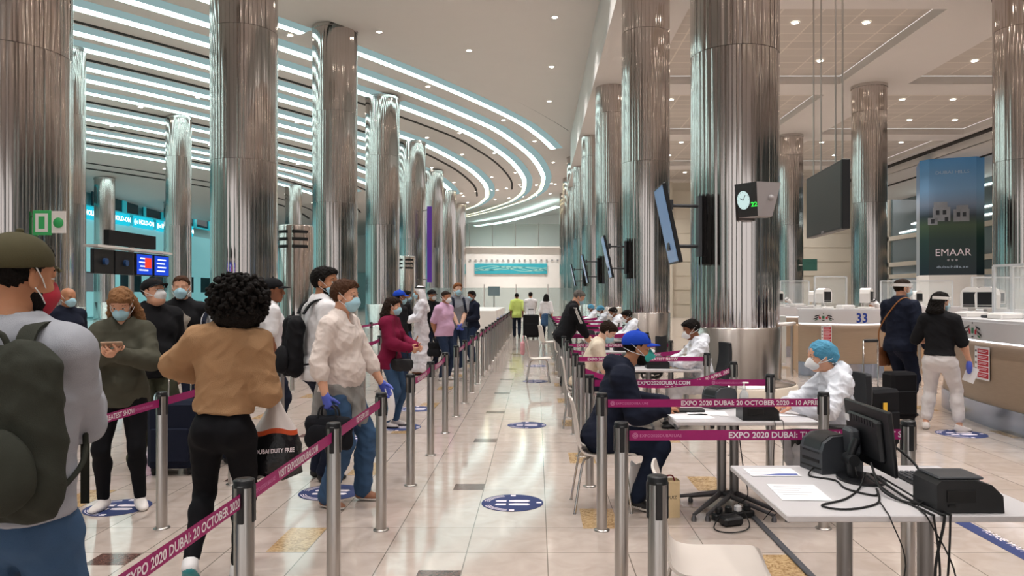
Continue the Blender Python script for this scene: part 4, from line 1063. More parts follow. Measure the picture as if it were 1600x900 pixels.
    if dress:
        P = trunk(.02); base = dress[1]
        P += [RC(hip, A3(hip[0], hip[1], base+.1), .18*s, .27*s, A3(1, 0, 0), .75, .06), PL((0, 0, base), (0, 0, -1)), HR((0, 0, -.16), (0, 0, .1), .07, .08, .02, 's')]
        for i in (0, 1): P += arm(i, .022, .97, .04, .03)
        to_mesh('robe', [sdf_mesh(P, res)], dress[0], e, .012, seed)
    if top:
        tm, fr, lo_, hem = top[:4]; opt = top[4] if len(top) > 4 else {}
        P = trunk(.006+lo_*.6)
        ph = at(0, 0, hem)
        if hem < -.05: P.append(RC(hip, at(0, 0, hem-.05), (.16*b+lo_)*s, (.165*b+lo_+opt.get('flare', 0))*s, F_, .72, .05))
        P.append(PL(ph, -U_, .012))
        if opt.get('band'): pass
        for i in (0, 1): P += arm(i, .008+lo_*.8, fr, .022+lo_*.35, .008+lo_*opt.get('cuff', .8))
        if opt.get('hood'):
            P += [EL(at(-.105, 0, .545), A3(.06, .105, .075)*s, T, .035), EL(at(-.04, .075, .535), A3(.075, .035, .045)*s, T, .04), EL(at(-.04, -.075, .535), A3(.075, .035, .045)*s, T, .04)]
        if opt.get('collar'): P += [RC(nb+U_*.0, nb+U_*.045*s+F_*.02, .068*s, .066*s, None, 1, .02)]
        nr = opt.get('neck', .062); P += [RC(nb+U_*.02*s, nb+(hd-nb)*1.2, nr*s, nr*1.15*s, None, 1, .012, 's')]
        if opt.get('v'): P += [RC(nb+F_*.09*s-U_*opt['v']*s, nb+F_*.1*s+U_*.1*s, .012*s, .06*s, None, 1, .015, 's')]
        if opt.get('open'): P += [RC(at(.2, 0, -.3), at(.17, 0, .6), .035*s, .045*s, None, 1, .02, 's')]
        to = to_mesh(opt.get('name', 'shirt'), [sdf_mesh(P, res*opt.get('r', .85))], tm, e, opt.get('fold', .002+lo_*.11), seed+1, fscale=opt.get('fs', 1.))
        if opt.get('stripe'):
            q = MB()
            for i, sg in enumerate((1, -1)):
                out = nrm(A3(0, sg, .15))
                for dx in (-.018, .0, .018):
                    q.tube([sh[i]+out*(.062+lo_)*s+A3(dx, 0, .01), (sh[i]+el[i])/2+out*(.056+lo_)*s+A3(dx, 0, 0), el[i]+out*(.05+lo_)*s+A3(dx, 0, 0)], .006, 5)
            q.build('stripe', M_white, to)
    if lowtop:           # jacket tied round the waist
        P = [RC(at(0, 0, -.06), at(0, 0, -.02), (.17*b+.02)*s, (.168*b+.02)*s, F_, .74, .03), PL(at(0, 0, .03), U_, .01)]
        P += [RC(at(-.1, .09, .03), at(-.13, .12, -.28), .06*s, .075*s, None, 1, .05), RC(at(-.1, -.09, .03), at(-.13, -.12, -.3), .06*s, .075*s, None, 1, .05), RC(at(-.13, 0, .03), at(-.15, 0, -.32), .07*s, .08*s, None, 1, .05),
              RC(at(.13+belly*.6, .03, -.04), at(.14, .08, -.3), .035*s, .055*s, None, 1, .02), RC(at(.13+belly*.6, -.02, -.04), at(.15, -.05, -.25), .035*s, .045*s, None, 1, .02)]
        to_mesh('tied_jacket', [sdf_mesh(P, res)], lowtop, e, .006, seed+9)
    if shoes:
        sm, sole = shoes[0], shoes[1]; hi = shoes[2] if len(shoes) > 2 else .0
        for i in (0, 1):
            f = ft[i]; q = lambda x, y, z: an[i]+f@(A3(x, y, z)*s)
            P = [RC(q(-.025, 0, -.045), q(.05, 0, -.05), .036*s, .038*s, k=.03), RC(q(.05, 0, -.052), q(.115, 0, -.058), .042*s, .036*s, f[:, 2], .75, .03), RC(q(.1, 0, -.062), q(.15, 0, -.064), .038*s, .028*s, f[:, 2], .65, .03),
                 RC(q(-.005, 0, -.03), q(-.005+.0, 0, -.005+hi), .04*s, .043*s, k=.03), PL(q(0, 0, -.084), -f[:, 2], .006)]
            if not hi: P.append(RC(q(0, 0, -.0), q(0, 0, .1), .036*s, .045*s, None, 1, .01, 's'))
            up = f[:, 2]; zc_ = an[i]@up-.062*s
            to_mesh('shoe', [sdf_mesh(P, max(.006, res*.6))], [sm, sole], e, 0, 0, lambda C_, up=up, z=zc_: (C_@up < z))
    e['_'] = 1; del e['_']
    wm = Matrix.Translation((pos[0], pos[1], 0)) @ Matrix.Rotation(math.radians(face), 4, 'Z')
    W = lambda p: wm @ Vector(p)
    return dict(e=e, W=W, sh=sh, el=el, wr=wr, hip=hip, an=an, kn=kn, hd=hd, hp=hp, at=at, nb=nb, F=F_, L=L_, U=U_, body=body, wm=wm)
C_black = cloth('black_cotton', '1a1a1d'); C_leg = cloth('black_leggings', '101014', .1); C_jean = cloth('blue_denim', '3d5878', .4, .2); C_jeand = cloth('dark_denim', '27344c', .4, .2)
C_grey = cloth('grey_marl', 'a3a6ae', .4, .1, bscale=500); C_olive = cloth('olive_shirt', '4b4a3f', .15, .08); C_cargo = cloth('olive_drill', '494a3b', .25); C_tan = cloth('tan_wool', 'b08a66', .7, .12, bscale=300)
C_cream = cloth('cream_linen', 'e6d9d2', .35, .05); C_white = cloth('white_cotton_shirt', 'e6e4e6', .15, .03); C_maroon = cloth('maroon_knit', '7c1a3c', .4, .15); C_pink = cloth('pink_polo', 'd9b1cf', .2, .06)
C_tgrey = cloth('grey_tee', '8d9199', .2, .06); C_navy = cloth('navy_cloth', '1b2030', .25, .15); C_suit = mat('white_overall', 'dfe2ea', .55, spec=.3, var=.03, vscale=8, bump=.25, bscale=60); C_suitp = mat('overall_trousers', 'cfd0d6', .55, spec=.3, var=.05, vscale=8)
C_hiv = cloth('yellow_vest', 'cfe07c', .1, .05); C_wpants = cloth('white_linen_trousers', 'd9d4d4', .3, .05); C_capol = cloth('olive_cap', '4a4632', .2); C_capblue = cloth('blue_cap', '1f46b8', .2); C_gwrap = cloth('grey_jacket', '8f8d8a', .3)
S_white = mat('white_canvas', 'e3dcd8', .6); S_sole = mat('white_rubber', 'e9e6e2', .5); S_black = mat('black_leather', '17171a', .45); S_brown = mat('brown_canvas', '8a5c44', .7)
Q = 1.
PP = {}
# 1 the man at the left edge, seen from behind
PP['grey'] = person((-1.67, 2.4), 97, 'man from behind in light grey sweatshirt, olive cap and dark backpack at the left edge', H=1.83, b=.98, head=(-30, 3), sw=.158, hands=((.36, .06, 1.38), (.36, -.04, 1.36)), elbow=((-.0, .1, -1), (.0, -.12, -1)),
    top=(C_grey, 1., .03, -.02, {'r': .8, 'name': 'sweatshirt', 'neck': .07}), pants=(C_jean, 1., .02), shoes=(S_black, S_sole), cap=(C_capol, 26), mask=('red', 'flat'), hair=('crop', 'black', 'beard'), sk='tan', res=.009, hres=.005, seed=11)
# 2 woman with the phone
PP['phone'] = person((-3.22, 5.86), -72, 'woman in olive shirt and black leggings looking down at her phone', H=1.7, sex='f', head=(-4, 30), hands=((.3, .045, 1.2), (.28, -.045, 1.2)), elbow=((-.3, 1, -.8), (-.3, -1, -.8)), hn=((0, -.7, .7), (0, .7, .7)),
    curl=(40, 40), top=(C_olive, 1., .03, -.12, {'v': .03, 'r': .85}), pants=(C_leg, .97, 0.), shoes=(S_white, S_sole), mask=('blue', 'flat'), hair=('wavy', 'lightbrown'), sk='fair', feet=((.03, .13, 18), (0, -.13, -18)), res=.011, hres=.0055, seed=3)
# 3 man in black shirt and cap
PP['cap'] = person((-3.72, 7.3), -42, 'stocky man in black shirt, black cap and white mask behind the woman with the phone', H=1.8, b=1.15, belly=.03, head=(18, -16), hands=(None, None), top=(C_black, .55, .03, -.1), pants=(C_cargo, 1., .035), shoes=(S_black, S_black, .06), mask=('white', 'cone'), cap=(C_black, 0),
    hair=('crop', 'dark', 'beard'), sk='fair', feet=((.05, .14, 15), (-.05, -.13, -15)), res=.012, hres=.006, seed=4)
# 4 man in printed black tee
PP['tee'] = person((-3.95, 8.4), -78, 'bearded man in black t-shirt with pale wolf print', H=1.86, b=1.05, head=(6, 0), top=(C_black, .36, .02, -.08), pants=(C_navy, 1., .02), shoes=(S_black, S_black), mask=('blue', 'flat'), hair=('crop', 'brown', 'beard'), sk='fair', res=.013, hres=.0065, seed=5)
# 5 bald man far left
PP['bald'] = person((-6.05, 9.7), -25, 'bald man in blue mask with sunglasses on his head, mostly hidden at the far left', H=1.74, b=1.05, head=(0, 4), top=(C_navy, .36, .02, -.05), pants=(C_jeand, 1., .02), shoes=(S_black, S_black), mask=('blue', 'flat'), hair=None, sk='tan', res=.014, hres=.007, seed=6)
# 6 curly woman
PP['curly'] = person((-1.79, 4.3), 97, 'woman from behind with curly black hair, tan sweater and black leggings', H=1.72, sex='f', b=1.0, side=4, hpos=(0, -.045, 0), head=(-12, 4), hands=((.3, .14, 1.16), (.24, -.2, 1.06)), elbow=((-.1, 1, -.12), (-.8, -.25, -.5)),
    top=(C_tan, 1., .04, .07, {'r': .8, 'name': 'sweater', 'neck': .085}), pants=(C_leg, .94, 0.), shoes=(mat('white_trainer', 'dcdadb', .6), mat('teal_sole', '2f8b93', .5)), hair=('curly', 'black'), sk='tan', feet=((-.14, .13, 10, .1, 38), (.06, -.07, -5)), res=.0095, hres=.0055, seed=7)
# 7, 8 behind her
PP['strap'] = person((-3.1, 7.45), 60, 'dark-haired man in white shirt hidden behind the curly-haired woman', H=1.76, head=(0, 0), top=(C_white, .4, .02, -.1), pants=(C_navy, 1., .02), shoes=(S_black, S_black), hair=('short', 'dark'), sk='tan', res=.013, hres=.007, seed=8)
PP['arm'] = person((-2.95, 8.35), 30, 'man in white t-shirt and dark cap half hidden behind the curly hair', H=1.82, head=(-20, 0), top=(C_white, .36, .025, -.06), pants=(C_navy, 1., .02), shoes=(S_black, S_black), hair=('crop', 'black'), cap=(C_black, 0), sk='brown', res=.013, hres=.007, seed=9)
# 9 white shirt with backpack
PP['pack'] = person((-1.93, 6.75), 35, 'tall man in white shirt wearing a black backpack behind the man in cream', H=1.89, b=1.05, head=(-45, 0), top=(C_white, .85, .025, -.1, {'collar': 1}), pants=(C_navy, 1., .02), shoes=(S_black, S_black), hair=('short', 'black', 'beard'), sk='tan', mask=('blue', 'flat'), res=.012, hres=.006, seed=10)
# 10 cream henley
PP['cream'] = person((-1.55, 5.98), -12, 'heavy man in cream henley and jeans with blue gloves holding a black briefcase', H=1.76, b=1.07, belly=.018, head=(0, 2), hands=((.24, .24, .93), (.02, -.3, .9)), elbow=((-.7, .7, -.4), (-.9, -.5, -.1)), hn=((0, -1, 0), (.2, 1, 0)), curl=(40, 70),
    top=(C_cream, .72, .017, -.05, {'v': .08, 'r': .8, 'fold': .0055, 'fs': 1.5}), pants=(C_jean, 1., .028, .0), shoes=(S_brown, S_sole), mask=('blue', 'flat'), hair=('short', 'brown'), sk='fair', gloves=True, lowtop=C_gwrap, feet=((.13, .12, 5), (-.05, -.14, -14)), res=.0105, hres=.0055, seed=12)
# 11 maroon woman
PP['maroon'] = person((-1.83, 9.45), -8, 'woman with long dark hair in maroon cardigan and blue jeans', H=1.62, sex='f', head=(4, 4), hands=((.3, .1, 1.0), (.26, -.08, .99)), elbow=((-.5, .7, -.7), (-.5, -.8, -.7)), hn=((0, -1, 0), (0, 1, 0)),
    top=(C_maroon, 1., .035, -.14, {'open': 1, 'name': 'cardigan'}), pants=(C_jean, 1., .004), shoes=(mat('silver_flat', 'b9b0ae', .4), S_black), mask=('blue', 'flat'), hair=('long', 'dark'), sk='fair', feet=((.04, .08, 5), (-.02, -.09, -5)), res=.011, hres=.006, seed=13)
# 12 kandura
PP['kandura'] = person((-2.4, 15.7), 195, 'man in long white robe and white headscarf with black cord', H=1.83, head=(-15, 4), hands=((.26, .06, 1.12), (.28, -.06, 1.12)), elbow=((-.4, .8, -.6), (-.4, -.8, -.6)), dress=(cloth('white_robe', 'e2e0e6', .1, .03), .06), shoes=(S_brown, S_black), headgear='ghutra', hair=None, mask=('blue', 'flat'), sk='tan', res=.014, hres=.0075, seed=14)
PP['bluecap'] = person((-2.42, 13.2), 40, 'person in blue cap and black jacket beside the man in the white robe', H=1.72, head=(-20, 0), top=(C_black, 1., .03, -.12), pants=(C_jeand, 1., .02), shoes=(S_black, S_black), cap=(C_capblue, 0), hair=('crop', 'black'), sk='brown', mask=('blue', 'flat'), res=.014, hres=.0075, seed=15)
PP['blackjacket'] = person((-2.98, 17.1), 20, 'person in black puffer jacket holding papers between blue cap and white robe', H=1.74, head=(-10, 5), hands=((.3, .06, 1.2), (.3, -.06, 1.2)), top=(C_black, 1., .05, -.1), pants=(C_jean, 1., .01), shoes=(S_black, S_black), hair=('short', 'black'), sk='tan', mask=('blue', 'flat'), gloves=True, res=.014, hres=.0075, seed=16)
PP['darkcap'] = person((-2.4, 17.2), -50, 'person in dark cap looking out behind the man in the white robe', H=1.76, head=(10, 0), top=(C_black, .4, .03, -.12), pants=(C_navy, 1., .02), shoes=(S_black, S_black), cap=(C_black, 0), hair=('crop', 'black'), sk='tan', mask=('white', 'cone'), res=.015, hres=.008, seed=17)
PP['pink'] = person((-1.78, 14.6), -30, 'man in pink polo shirt with dark jeans and white mask, hands behind him', H=1.72, b=1.08, belly=.02, head=(-5, 4), hands=((-.12, .14, .93), (-.14, -.1, .9)), elbow=((-.5, .9, 0), (-.5, -.9, 0)), top=(C_pink, .42, .02, -.06, {'collar': 1}), pants=(C_jeand, 1., .01), shoes=(S_white, S_sole), mask=('white', 'cone'), hair=('crop', 'dark'), sk='tan', res=.013, hres=.007, seed=18)
PP['greytee'] = person((-1.72, 16.4), -70, 'tall man in grey t-shirt with backpack straps and blue gloves', H=1.9, b=1.03, head=(0, 2), hands=((.22, .03, 1.02), (.23, -.04, 1.0)), elbow=((-.4, 1, -.5), (-.4, -1, -.5)), top=(C_tgrey, .36, .02, -.06), pants=(C_jeand, 1., .015), shoes=(S_white, S_sole), mask=('blue', 'flat'), hair=('short', 'ginger'), sk='pale', gloves=True, res=.013, hres=.007, seed=19)
PP['navy'] = person((-1.55, 18.4), -150, 'man in dark navy long-sleeved top at the far end of the nearest queue', H=1.74, head=(20, 2), hands=((.2, .1, 1.05), (.2, -.1, 1.05)), top=(C_navy, 1., .025, -.08), pants=(C_jeand, 1., .015), shoes=(S_black, S_sole), mask=('blue', 'flat'), hair=('short', 'black'), sk='brown', res=.014, hres=.0075, seed=20)
# far group
PP['hiv'] = person((-.76, 29.4), 95, 'person in yellow high-visibility vest walking away down the aisle', H=1.72, top=(C_hiv, .5, .03, -.15), pants=(C_navy, 1., .02), shoes=(S_black, S_black), hair=('crop', 'black'), sk='brown', feet=((.2, .08, 0), (-.2, -.08, 0, .06, 30)), res=.018, hres=.011, seed=21)
PP['wheel'] = person((-.22, 29.0), 95, 'person in white shirt pushing a black trolley far down the aisle', H=1.76, hands=((.4, .18, 1.0), (.4, -.18, 1.0)), top=(C_white, 1., .025, -.1), pants=(C_navy, 1., .02), shoes=(S_black, S_black), hair=('crop', 'black'), sk='tan', res=.018, hres=.011, seed=22)
PP['denim'] = person((.36, 27.4), 80, 'woman in white top with denim jacket tied at her waist far down the aisle', H=1.68, sex='f', hands=(None, None), top=(C_white, .6, .03, .05), pants=(C_navy, 1., .01), lowtop=C_jean, shoes=(S_white, S_sole), hair=('bob', 'black'), sk='tan', res=.018, hres=.011, seed=23)
# at the desks
SZ = .52
PP['track'] = person((.5, 13.4), 8, 'man standing bent over a desk in black tracksuit with white sleeve stripes', H=1.78, b=1.12, belly=.02, lean=20, pelvis=(-.02, 0, .95), head=(-10, 22), hands=((.42, .2, .9), (.4, -.14, .88)), elbow=((-.3, .9, -.5), (-.5, -.7, -.4)), top=(C_black, .95, .025, -.08, {'collar': 1, 'stripe': 1, 'name': 'jacket'}), pants=(C_black, 1., .02), shoes=(S_black, S_black), mask=('blue', 'flat'), hair=('crop', 'grey'), sk='fair', res=.012, hres=.0065, seed=24)
PP['blue'] = person((.5, 5.88), 0, 'seated man in bright blue cap, teal mask and dark hooded jacket', H=1.76, b=1.08, lean=16, pelvis=(0.03, 0, SZ+.045), head=(0, -2), hpos=(.03, 0, 0), hands=((.5, .1, .8), (.47, -.12, .775)), elbow=((-.5, .6, -.5), (-.7, -.5, -.6)), hn=((0, -.5, -1), (0, .5, -1)), feet=((.42, .12, 4), (.27, -.13, -4, .02, 12)), knees=((1, .05, .8), (1, -.05, .8)),
    top=(C_navy, 1., .035, -.1, {'hood': 1, 'name': 'jacket'}), pants=(cloth('dark_blue_jeans', '1c2436', .3), 1., .015), shoes=(S_black, S_sole), cap=(C_capblue, 0), mask=('teal', 'cone'), hair=('crop', 'black', 'beard'), sk='tan', res=.0105, hres=.0052, seed=25)
PP['white_t'] = person((.56, 9.5), 0, 'seated man with dark hair in cream t-shirt leaning over the second desk', H=1.74, lean=24, pelvis=(0.02, 0, SZ+.04), head=(-4, 28), hands=((.5, .1, .79), (.48, -.12, .79)), feet=((.4, .12, 4), (.32, -.13, -4)), knees=((1, .05, .8), (1, -.05, .8)), hn=((0, -.4, -1), (0, .4, -1)),
    top=(cloth('cream_tee', 'd8cab6', .2), .4, .025, -.1), pants=(C_navy, 1., .02), shoes=(S_black, S_sole), mask=('blue', 'flat'), hair=('short', 'dark'), sk='pale', res=.012, hres=.006, seed=26)
def tester(x, y, label, lean=14, res=.014, hres=.0075, hair=('short', 'black'), sk='brown', seed=30, sex='m', hg=None, face=180, hd_=(0, 12), H=1.72, mask=('white', 'cone'), hands=None, **kw):
    return person((x, y), face, label, H=H, sex=sex, lean=lean, pelvis=(0.02, 0, SZ+.03), head=hd_, hands=hands or ((.48, .12, .81), (.46, -.14, .81)), feet=((.42, .13, 4), (.36, -.14, -4)), knees=((1, .08, .8), (1, -.08, .8)), hn=((0, -.4, -1), (0, .4, -1)), elbow=((-.4, .9, -.4), (-.4, -.9, -.4)),
        top=(C_suit, 1., .036, -.1, {'hood': 1, 'name': 'overall_top', 'cuff': .3, 'fold': .013, 'fs': 1.35}), pants=(C_suitp, 1., .04), shoes=(S_black, S_black), mask=mask, hair=hair, sk=sk, headgear=hg, res=res, hres=hres, seed=seed, **kw)
PP['nurse'] = tester(2.44, 5.82, 'seated woman in blue hairnet, white mask and white overalls writing at the second desk', 17, .0105, .0055, None, 'fair', 31, 'f', 'hairnet', 181, (0, 2), 1.66, gloves=None)
PP['tester2'] = tester(2.14, 9.45, 'seated dark-haired man in white overalls facing the man in the cream t-shirt', 12, .012, .006, seed=32)
for k, (x, y, lb, hg, hr) in enumerate(((2.1, 15.6, 'white-suited tester with black hair, third from the front of the desks', None, ('short', 'black')), (2.15, 18.9, 'white-suited tester with black hair, fourth from the front, leaning at a desk', None, ('short', 'black')),
        (2.1, 22.2, 'white-suited tester in blue hairnet, fifth from the front of the desks', 'hairnet', None), (2.05, 25.5, 'white-suited tester in blue hairnet at the farthest desk', 'hairnet', None))):
    tester(x, y, lb, 14, .018, .01, hr, 'brown', 40+k, 'm' if hg is None else 'f', hg, 180, (0, 15 if k != 2 else 30))
# passport counter
PP['visor_w'] = person((4.9, 9.15), 48, 'woman in black top and white cropped trousers wearing a face visor at the counter', H=1.68, sex='f', b=1.1, head=(-42, 4), hands=((.22, .12, 1.06), (.12, -.3, .84)), elbow=((-.5, .9, -.5), (-.8, -.35, -.1)), top=(C_black, .5, .025, .03), pants=(C_wpants, .78, .022), shoes=(S_white, S_sole),
    mask=('blue', 'flat'), headgear='visor', hair=('bob', 'black'), sk='fair', feet=((.02, .16, 10), (.06, -.2, -35)), res=.0115, hres=.006, seed=27)
PP['visor_m'] = person((4.98, 10.3), 25, 'man in navy sweater with face visor and brown shoulder bag at the counter', H=1.86, b=1.08, head=(-25, 2), hands=((.3, .2, 1.1), (.14, -.3, .98)), top=(C_navy, 1., .035, -.1), pants=(C_navy, 1., .02), shoes=(S_black, S_black), mask=('blue', 'flat'), headgear='visor', hair=('crop', 'dark'), sk='fair', res=.012, hres=.0065, seed=28)
for k, (x, y, f, lb) in enumerate(((8.0, 17.4, 190, 'officer in white robe and headscarf behind the counter numbered 33'), (9.6, 28.2, 200, 'officer in white headscarf seated far behind the first counter'))):
    person((x, y), f, lb, H=1.72, lean=18, pelvis=(0, 0, .78), head=(0, 25), hands=((.4, .12, 1.12), (.4, -.12, 1.12)), feet=((.35, .12, 0), (.35, -.12, 0)), knees=((1, 0, .6), (1, 0, .6)), dress=(cloth('white_robe', 'e2e0e6', .1, .03), .25), headgear='ghutra', hair=None, mask=('blue', 'flat'), sk='tan', shoes=(S_black, S_black), res=.016, hres=.009, seed=50+k)
# ================================================================== what people carry
from mathutils.bvhtree import BVHTree
def carried(d, name, label, cat, loc=(0, 0, 0)):
    e = empty(name, d['W'](loc), label, cat, d['e'].rotation_euler.z); return e
def wrap(obj, pts, off=.003):
    """lay local points (y, z) onto the front of a garment"""
    me = obj.data; bv = BVHTree.FromPolygons([v.co for v in me.vertices], [tuple(p.vertices) for p in me.polygons]); out = []
    for p in pts:
        h = bv.ray_cast(Vector((1, p[0], p[1])), Vector((-1, 0, 0))); out.append((h[0]+Vector((off, 0, 0))) if h[0] else Vector((.15, p[0], p[1])))
    return out
def child(d, nm): return [c for c in d['e'].children if c.name.split('.')[0] == nm][0]
d = PP['tee']; sh_ = child(d, 'shirt'); rows = []
for r_ in np.linspace(0.02, 1, 6): rows.append(wrap(sh_, [(.11*r_*math.cos(t)*(1+.16*math.sin(5*t)), 1.36+.12*r_*math.sin(t)*(1+.14*math.cos(4*t))) for t in np.linspace(0, 2*PI, 36)]))
mb = MB(); mb.sheet(rows); mb.build('print', mat('pale_print', '9a9288', .8, var=.7, vscale=28), sh_)
def backpack(d, label, m, w_=.29, h_=.45, dp=.15, dy=0., dz=0., one=False, straps=True):
    s = d['e']; e = carried(d, 'backpack', label, 'backpack'); at = d['at']; T = np.stack([d['F'], d['L'], d['U']], 1); F_ = d['F']
    c0, c1 = at(-.155-dp*.45, dy, .02+dz), at(-.15-dp*.4, dy, .02+dz+h_*.72)
    P = [RC(c0-d['L']*w_*.22, c1-d['L']*w_*.2, w_*.3, w_*.28, F_, dp/w_*1.5, .06), RC(c0+d['L']*w_*.22, c1+d['L']*w_*.2, w_*.3, w_*.28, F_, dp/w_*1.5, .06)]
    bo = to_mesh('main_pocket', [sdf_mesh(P, .011)], m, e, .01, 5)
    P = [RC(c0-d['L']*w_*.12-F_*dp*.55+d['U']*.04, c0+d['L']*w_*.12-F_*dp*.55+d['U']*.04, .1, .1, F_, .5, .05), RC(c0-d['L']*w_*.1-F_*dp*.5+d['U']*.1, c0+d['L']*w_*.1-F_*dp*.5+d['U']*.1, .085, .08, F_, .45, .05)]
    to_mesh('front_pocket', [sdf_mesh(P, .011)], m, e, .004, 6)
    q = MB(); q.tube(smooth_pts([c1+d['U']*.06+d['L']*.03, c1+d['U']*.12, c1+d['U']*.06-d['L']*.03], 5), .009, 8); q.build('grab_handle', m, e)
    for sg in ((1,) if one else (1, -1)):
        y0 = sg*.1
        path = [at(-.16, y0*.7+dy*.5, .44), at(-.1, y0, .535), at(-.0, y0*1.05, .555), at(.1, y0*1.1, .49), at(.15, y0*1.15, .38), at(.13, y0*1.5, .24), at(.03, sg*.19, .13), at(-.1, sg*.17, .06), at(-.18, y0+dy*.5, .03)]
        q = MB(); pts = smooth_pts(path[:6], 5)
        rows = [[p+Vector(d['L']*v) for v in (-.026, 0, .026)] for p in pts]; q.sheet(rows, .012)
        q.tube(smooth_pts(path[5:], 5), .009, 6); st_ = q.build('strap', m, e)
        q = MB(); q.sheet([[Vector(path[5])+Vector((.0, v, -.28*u)) for v in (-.014, .014)] for u in (0, .5, 1)], .004); q.build('loose_webbing', m, st_)
    return e
backpack(PP['grey'], 'dark olive backpack on the back of the man in the grey sweatshirt', cloth('olive_nylon', '34362f', .3, .15), .36, .44, .15, -.08, .09)
backpack(PP['pack'], 'black backpack on the man in the white shirt behind the cream henley', C_black, .32, .46, .17, .03, 0)
backpack(PP['greytee'], 'dark backpack worn by the tall man in the grey t-shirt', C_navy)
backpack(PP['strap'], 'navy backpack worn by the man hidden behind the curly hair', C_navy)
# phone
d = PP['phone']; c = sum(d['wr'][i]+nrm(d['wr'][i]-d['el'][i])*.11 for i in (0, 1))/2; e = carried(d, 'phone', 'smartphone held in both hands by the woman in the olive shirt', 'phone', c+A3(.0, 0, .06))
mb = MB(); Mx = Matrix.Rotation(math.radians(-35), 4, 'Y'); mb.box((0, 0, 0), (.075, .145, .009), M=Mx, bev=.003); mb.build('case', mat('gold_case', 'b59a83', .35, .3), e)
mb = MB(); mb.box((-.0, 0, .0055), (.066, .135, .001), M=Mx); mb.build('screen', mat('phone_screen', '20242c', .1), e)
# shopping bag of the curly-haired woman
d = PP['curly']; h = d['wr'][1]+A3(.03, -.03, -.08)
e = carried(d, 'shopping_bag', 'black plastic shopping bag with orange band carried by the woman in the tan sweater', 'bag', h)
Vp = MB(); rows = []
for z, wx, wy in ((.02, .03, .02), (-.06, .07, .05), (-.14, .12, .08), (-.24, .15, .1), (-.34, .16, .105), (-.42, .155, .1), (-.44, .1, .06)):
    rows.append([(wy*math.cos(t)*(1+.05*math.sin(7*t+z*30)), wx*math.sin(t)*(1+.1*math.sin(5*t+z*20)), z+.012*math.sin(3*t+z*15)) for t in np.linspace(0, 2*PI, 37)])
q = MB(); q.sheet(rows[:3]); q.sheet([[Vector(p)*1. for p in rows[2]], [Vector((p[0]*1.03, p[1]*1.03, p[2]-.03)) for p in rows[2]]], m=1); 
rows2 = [[Vector((p[0]*1.03, p[1]*1.03, p[2]-.03)) for p in rows[2]]]+rows[3:]; q.sheet(rows2, m=2)
bo = q.build('sack', [mat('clear_white_plastic', 'd8d0cc', .3), mat('orange_band', 'd2552c', .4), mat('black_plastic_film', '1b1b1e', .22, bump=.5, bscale=25)], e)
q = MB(); wmat = d['wm'].to_3x3(); iv = wmat.inverted(); view = (iv @ Vector((.35, -1, 0))).normalized(); rt = Vector((0, 0, 1)).cross(-view).normalized()*-1
rt = (iv @ Vector((1, .35, 0))).normalized(); pl = view*.118
text(q, 'DUBAI DUTY FREE', .036, pl+Vector((0, 0, -.27)), rt, (0, 0, 1), width=.22, bold=True); q.build('lettering', M_magtxt, bo)
q = MB()
for sg in (1, -1): q.tube(smooth_pts([(.02*sg, .0, .0), (.012*sg, .01, .06), (0, .0, .1)], 4), .008, 6)
q.build('handle', mat('clear_white_plastic', 'd8d0cc', .3), e)
# briefcase of the man in cream
d = PP['cream']; h = d['wr'][1]+A3(.03, 0, -.1)
e = carried(d, 'briefcase', 'black soft briefcase hanging from the gloved hand of the man in cream', 'bag', h)
P = [RC(A3(-.11, -.0, -.13), A3(.11, 0, -.13), .09, .09, A3(0, 1, 0), .55, .03), RC(A3(-.11, 0, -.24), A3(.11, 0, -.24), .09, .09, A3(0, 1, 0), .6, .03), PL((0, 0, -.06), (0, 0, 1), .02), PL((0, 0, -.315), (0, 0, -1), .02)]
bo = to_mesh('case', [sdf_mesh(P, .01)], cloth('black_nylon', '1a1b20', .3), e, .006, 2)
P = [RC(A3(-.085, -.05, -.19), A3(.085, -.05, -.19), .07, .07, A3(0, 1, 0), .3, .03)]; to_mesh('pocket', [sdf_mesh(P, .009)], cloth('black_nylon', '1a1b20', .3), e, .004, 3)
for sg in (1, -1):
    q = MB(); q.tube(smooth_pts([(-.075, sg*.03, -.07), (-.06, sg*.02, -.0), (0, sg*.008, .025), (.06, sg*.02, 0), (.075, sg*.03, -.07)], 5), .008, 6); q.build('handle', M_black, e)
h = d['wr'][0]+d['F']*.05+A3(0, 0, -.09); e = carried(d, 'paper_bundle', 'white printed papers in the left hand of the man in cream', 'paper', h)
q = MB(); q.sheet([[(.02*math.sin(u*3), v, -u*.22) for v in (-.03, .04, .11)] for u in np.linspace(-.2, 1, 6)], .004); bo = q.build('page', M_paper, e)
# handbag of the woman in maroon
d = PP['maroon']; h = (d['el'][1]+d['wr'][1])/2; e = carried(d, 'handbag', 'small black handbag on the arm of the woman in maroon', 'bag', h)
P = [RC(A3(-.03, 0, -.22), A3(.09, 0, -.22), .09, .09, A3(0, 1, 0), .5, .03), PL((0, 0, -.15), (0, 0, 1), .02)]
to_mesh('sack', [sdf_mesh(P, .01)], S_black, e, .008, 3)
q = MB(); q.tube(smooth_pts([(-.05, 0, -.16), (-.02, -.01, -.02), (.03, 0, .045), (.07, .01, -.02), (.11, 0, -.16)], 5), .008, 6); q.build('handle', S_black, e)
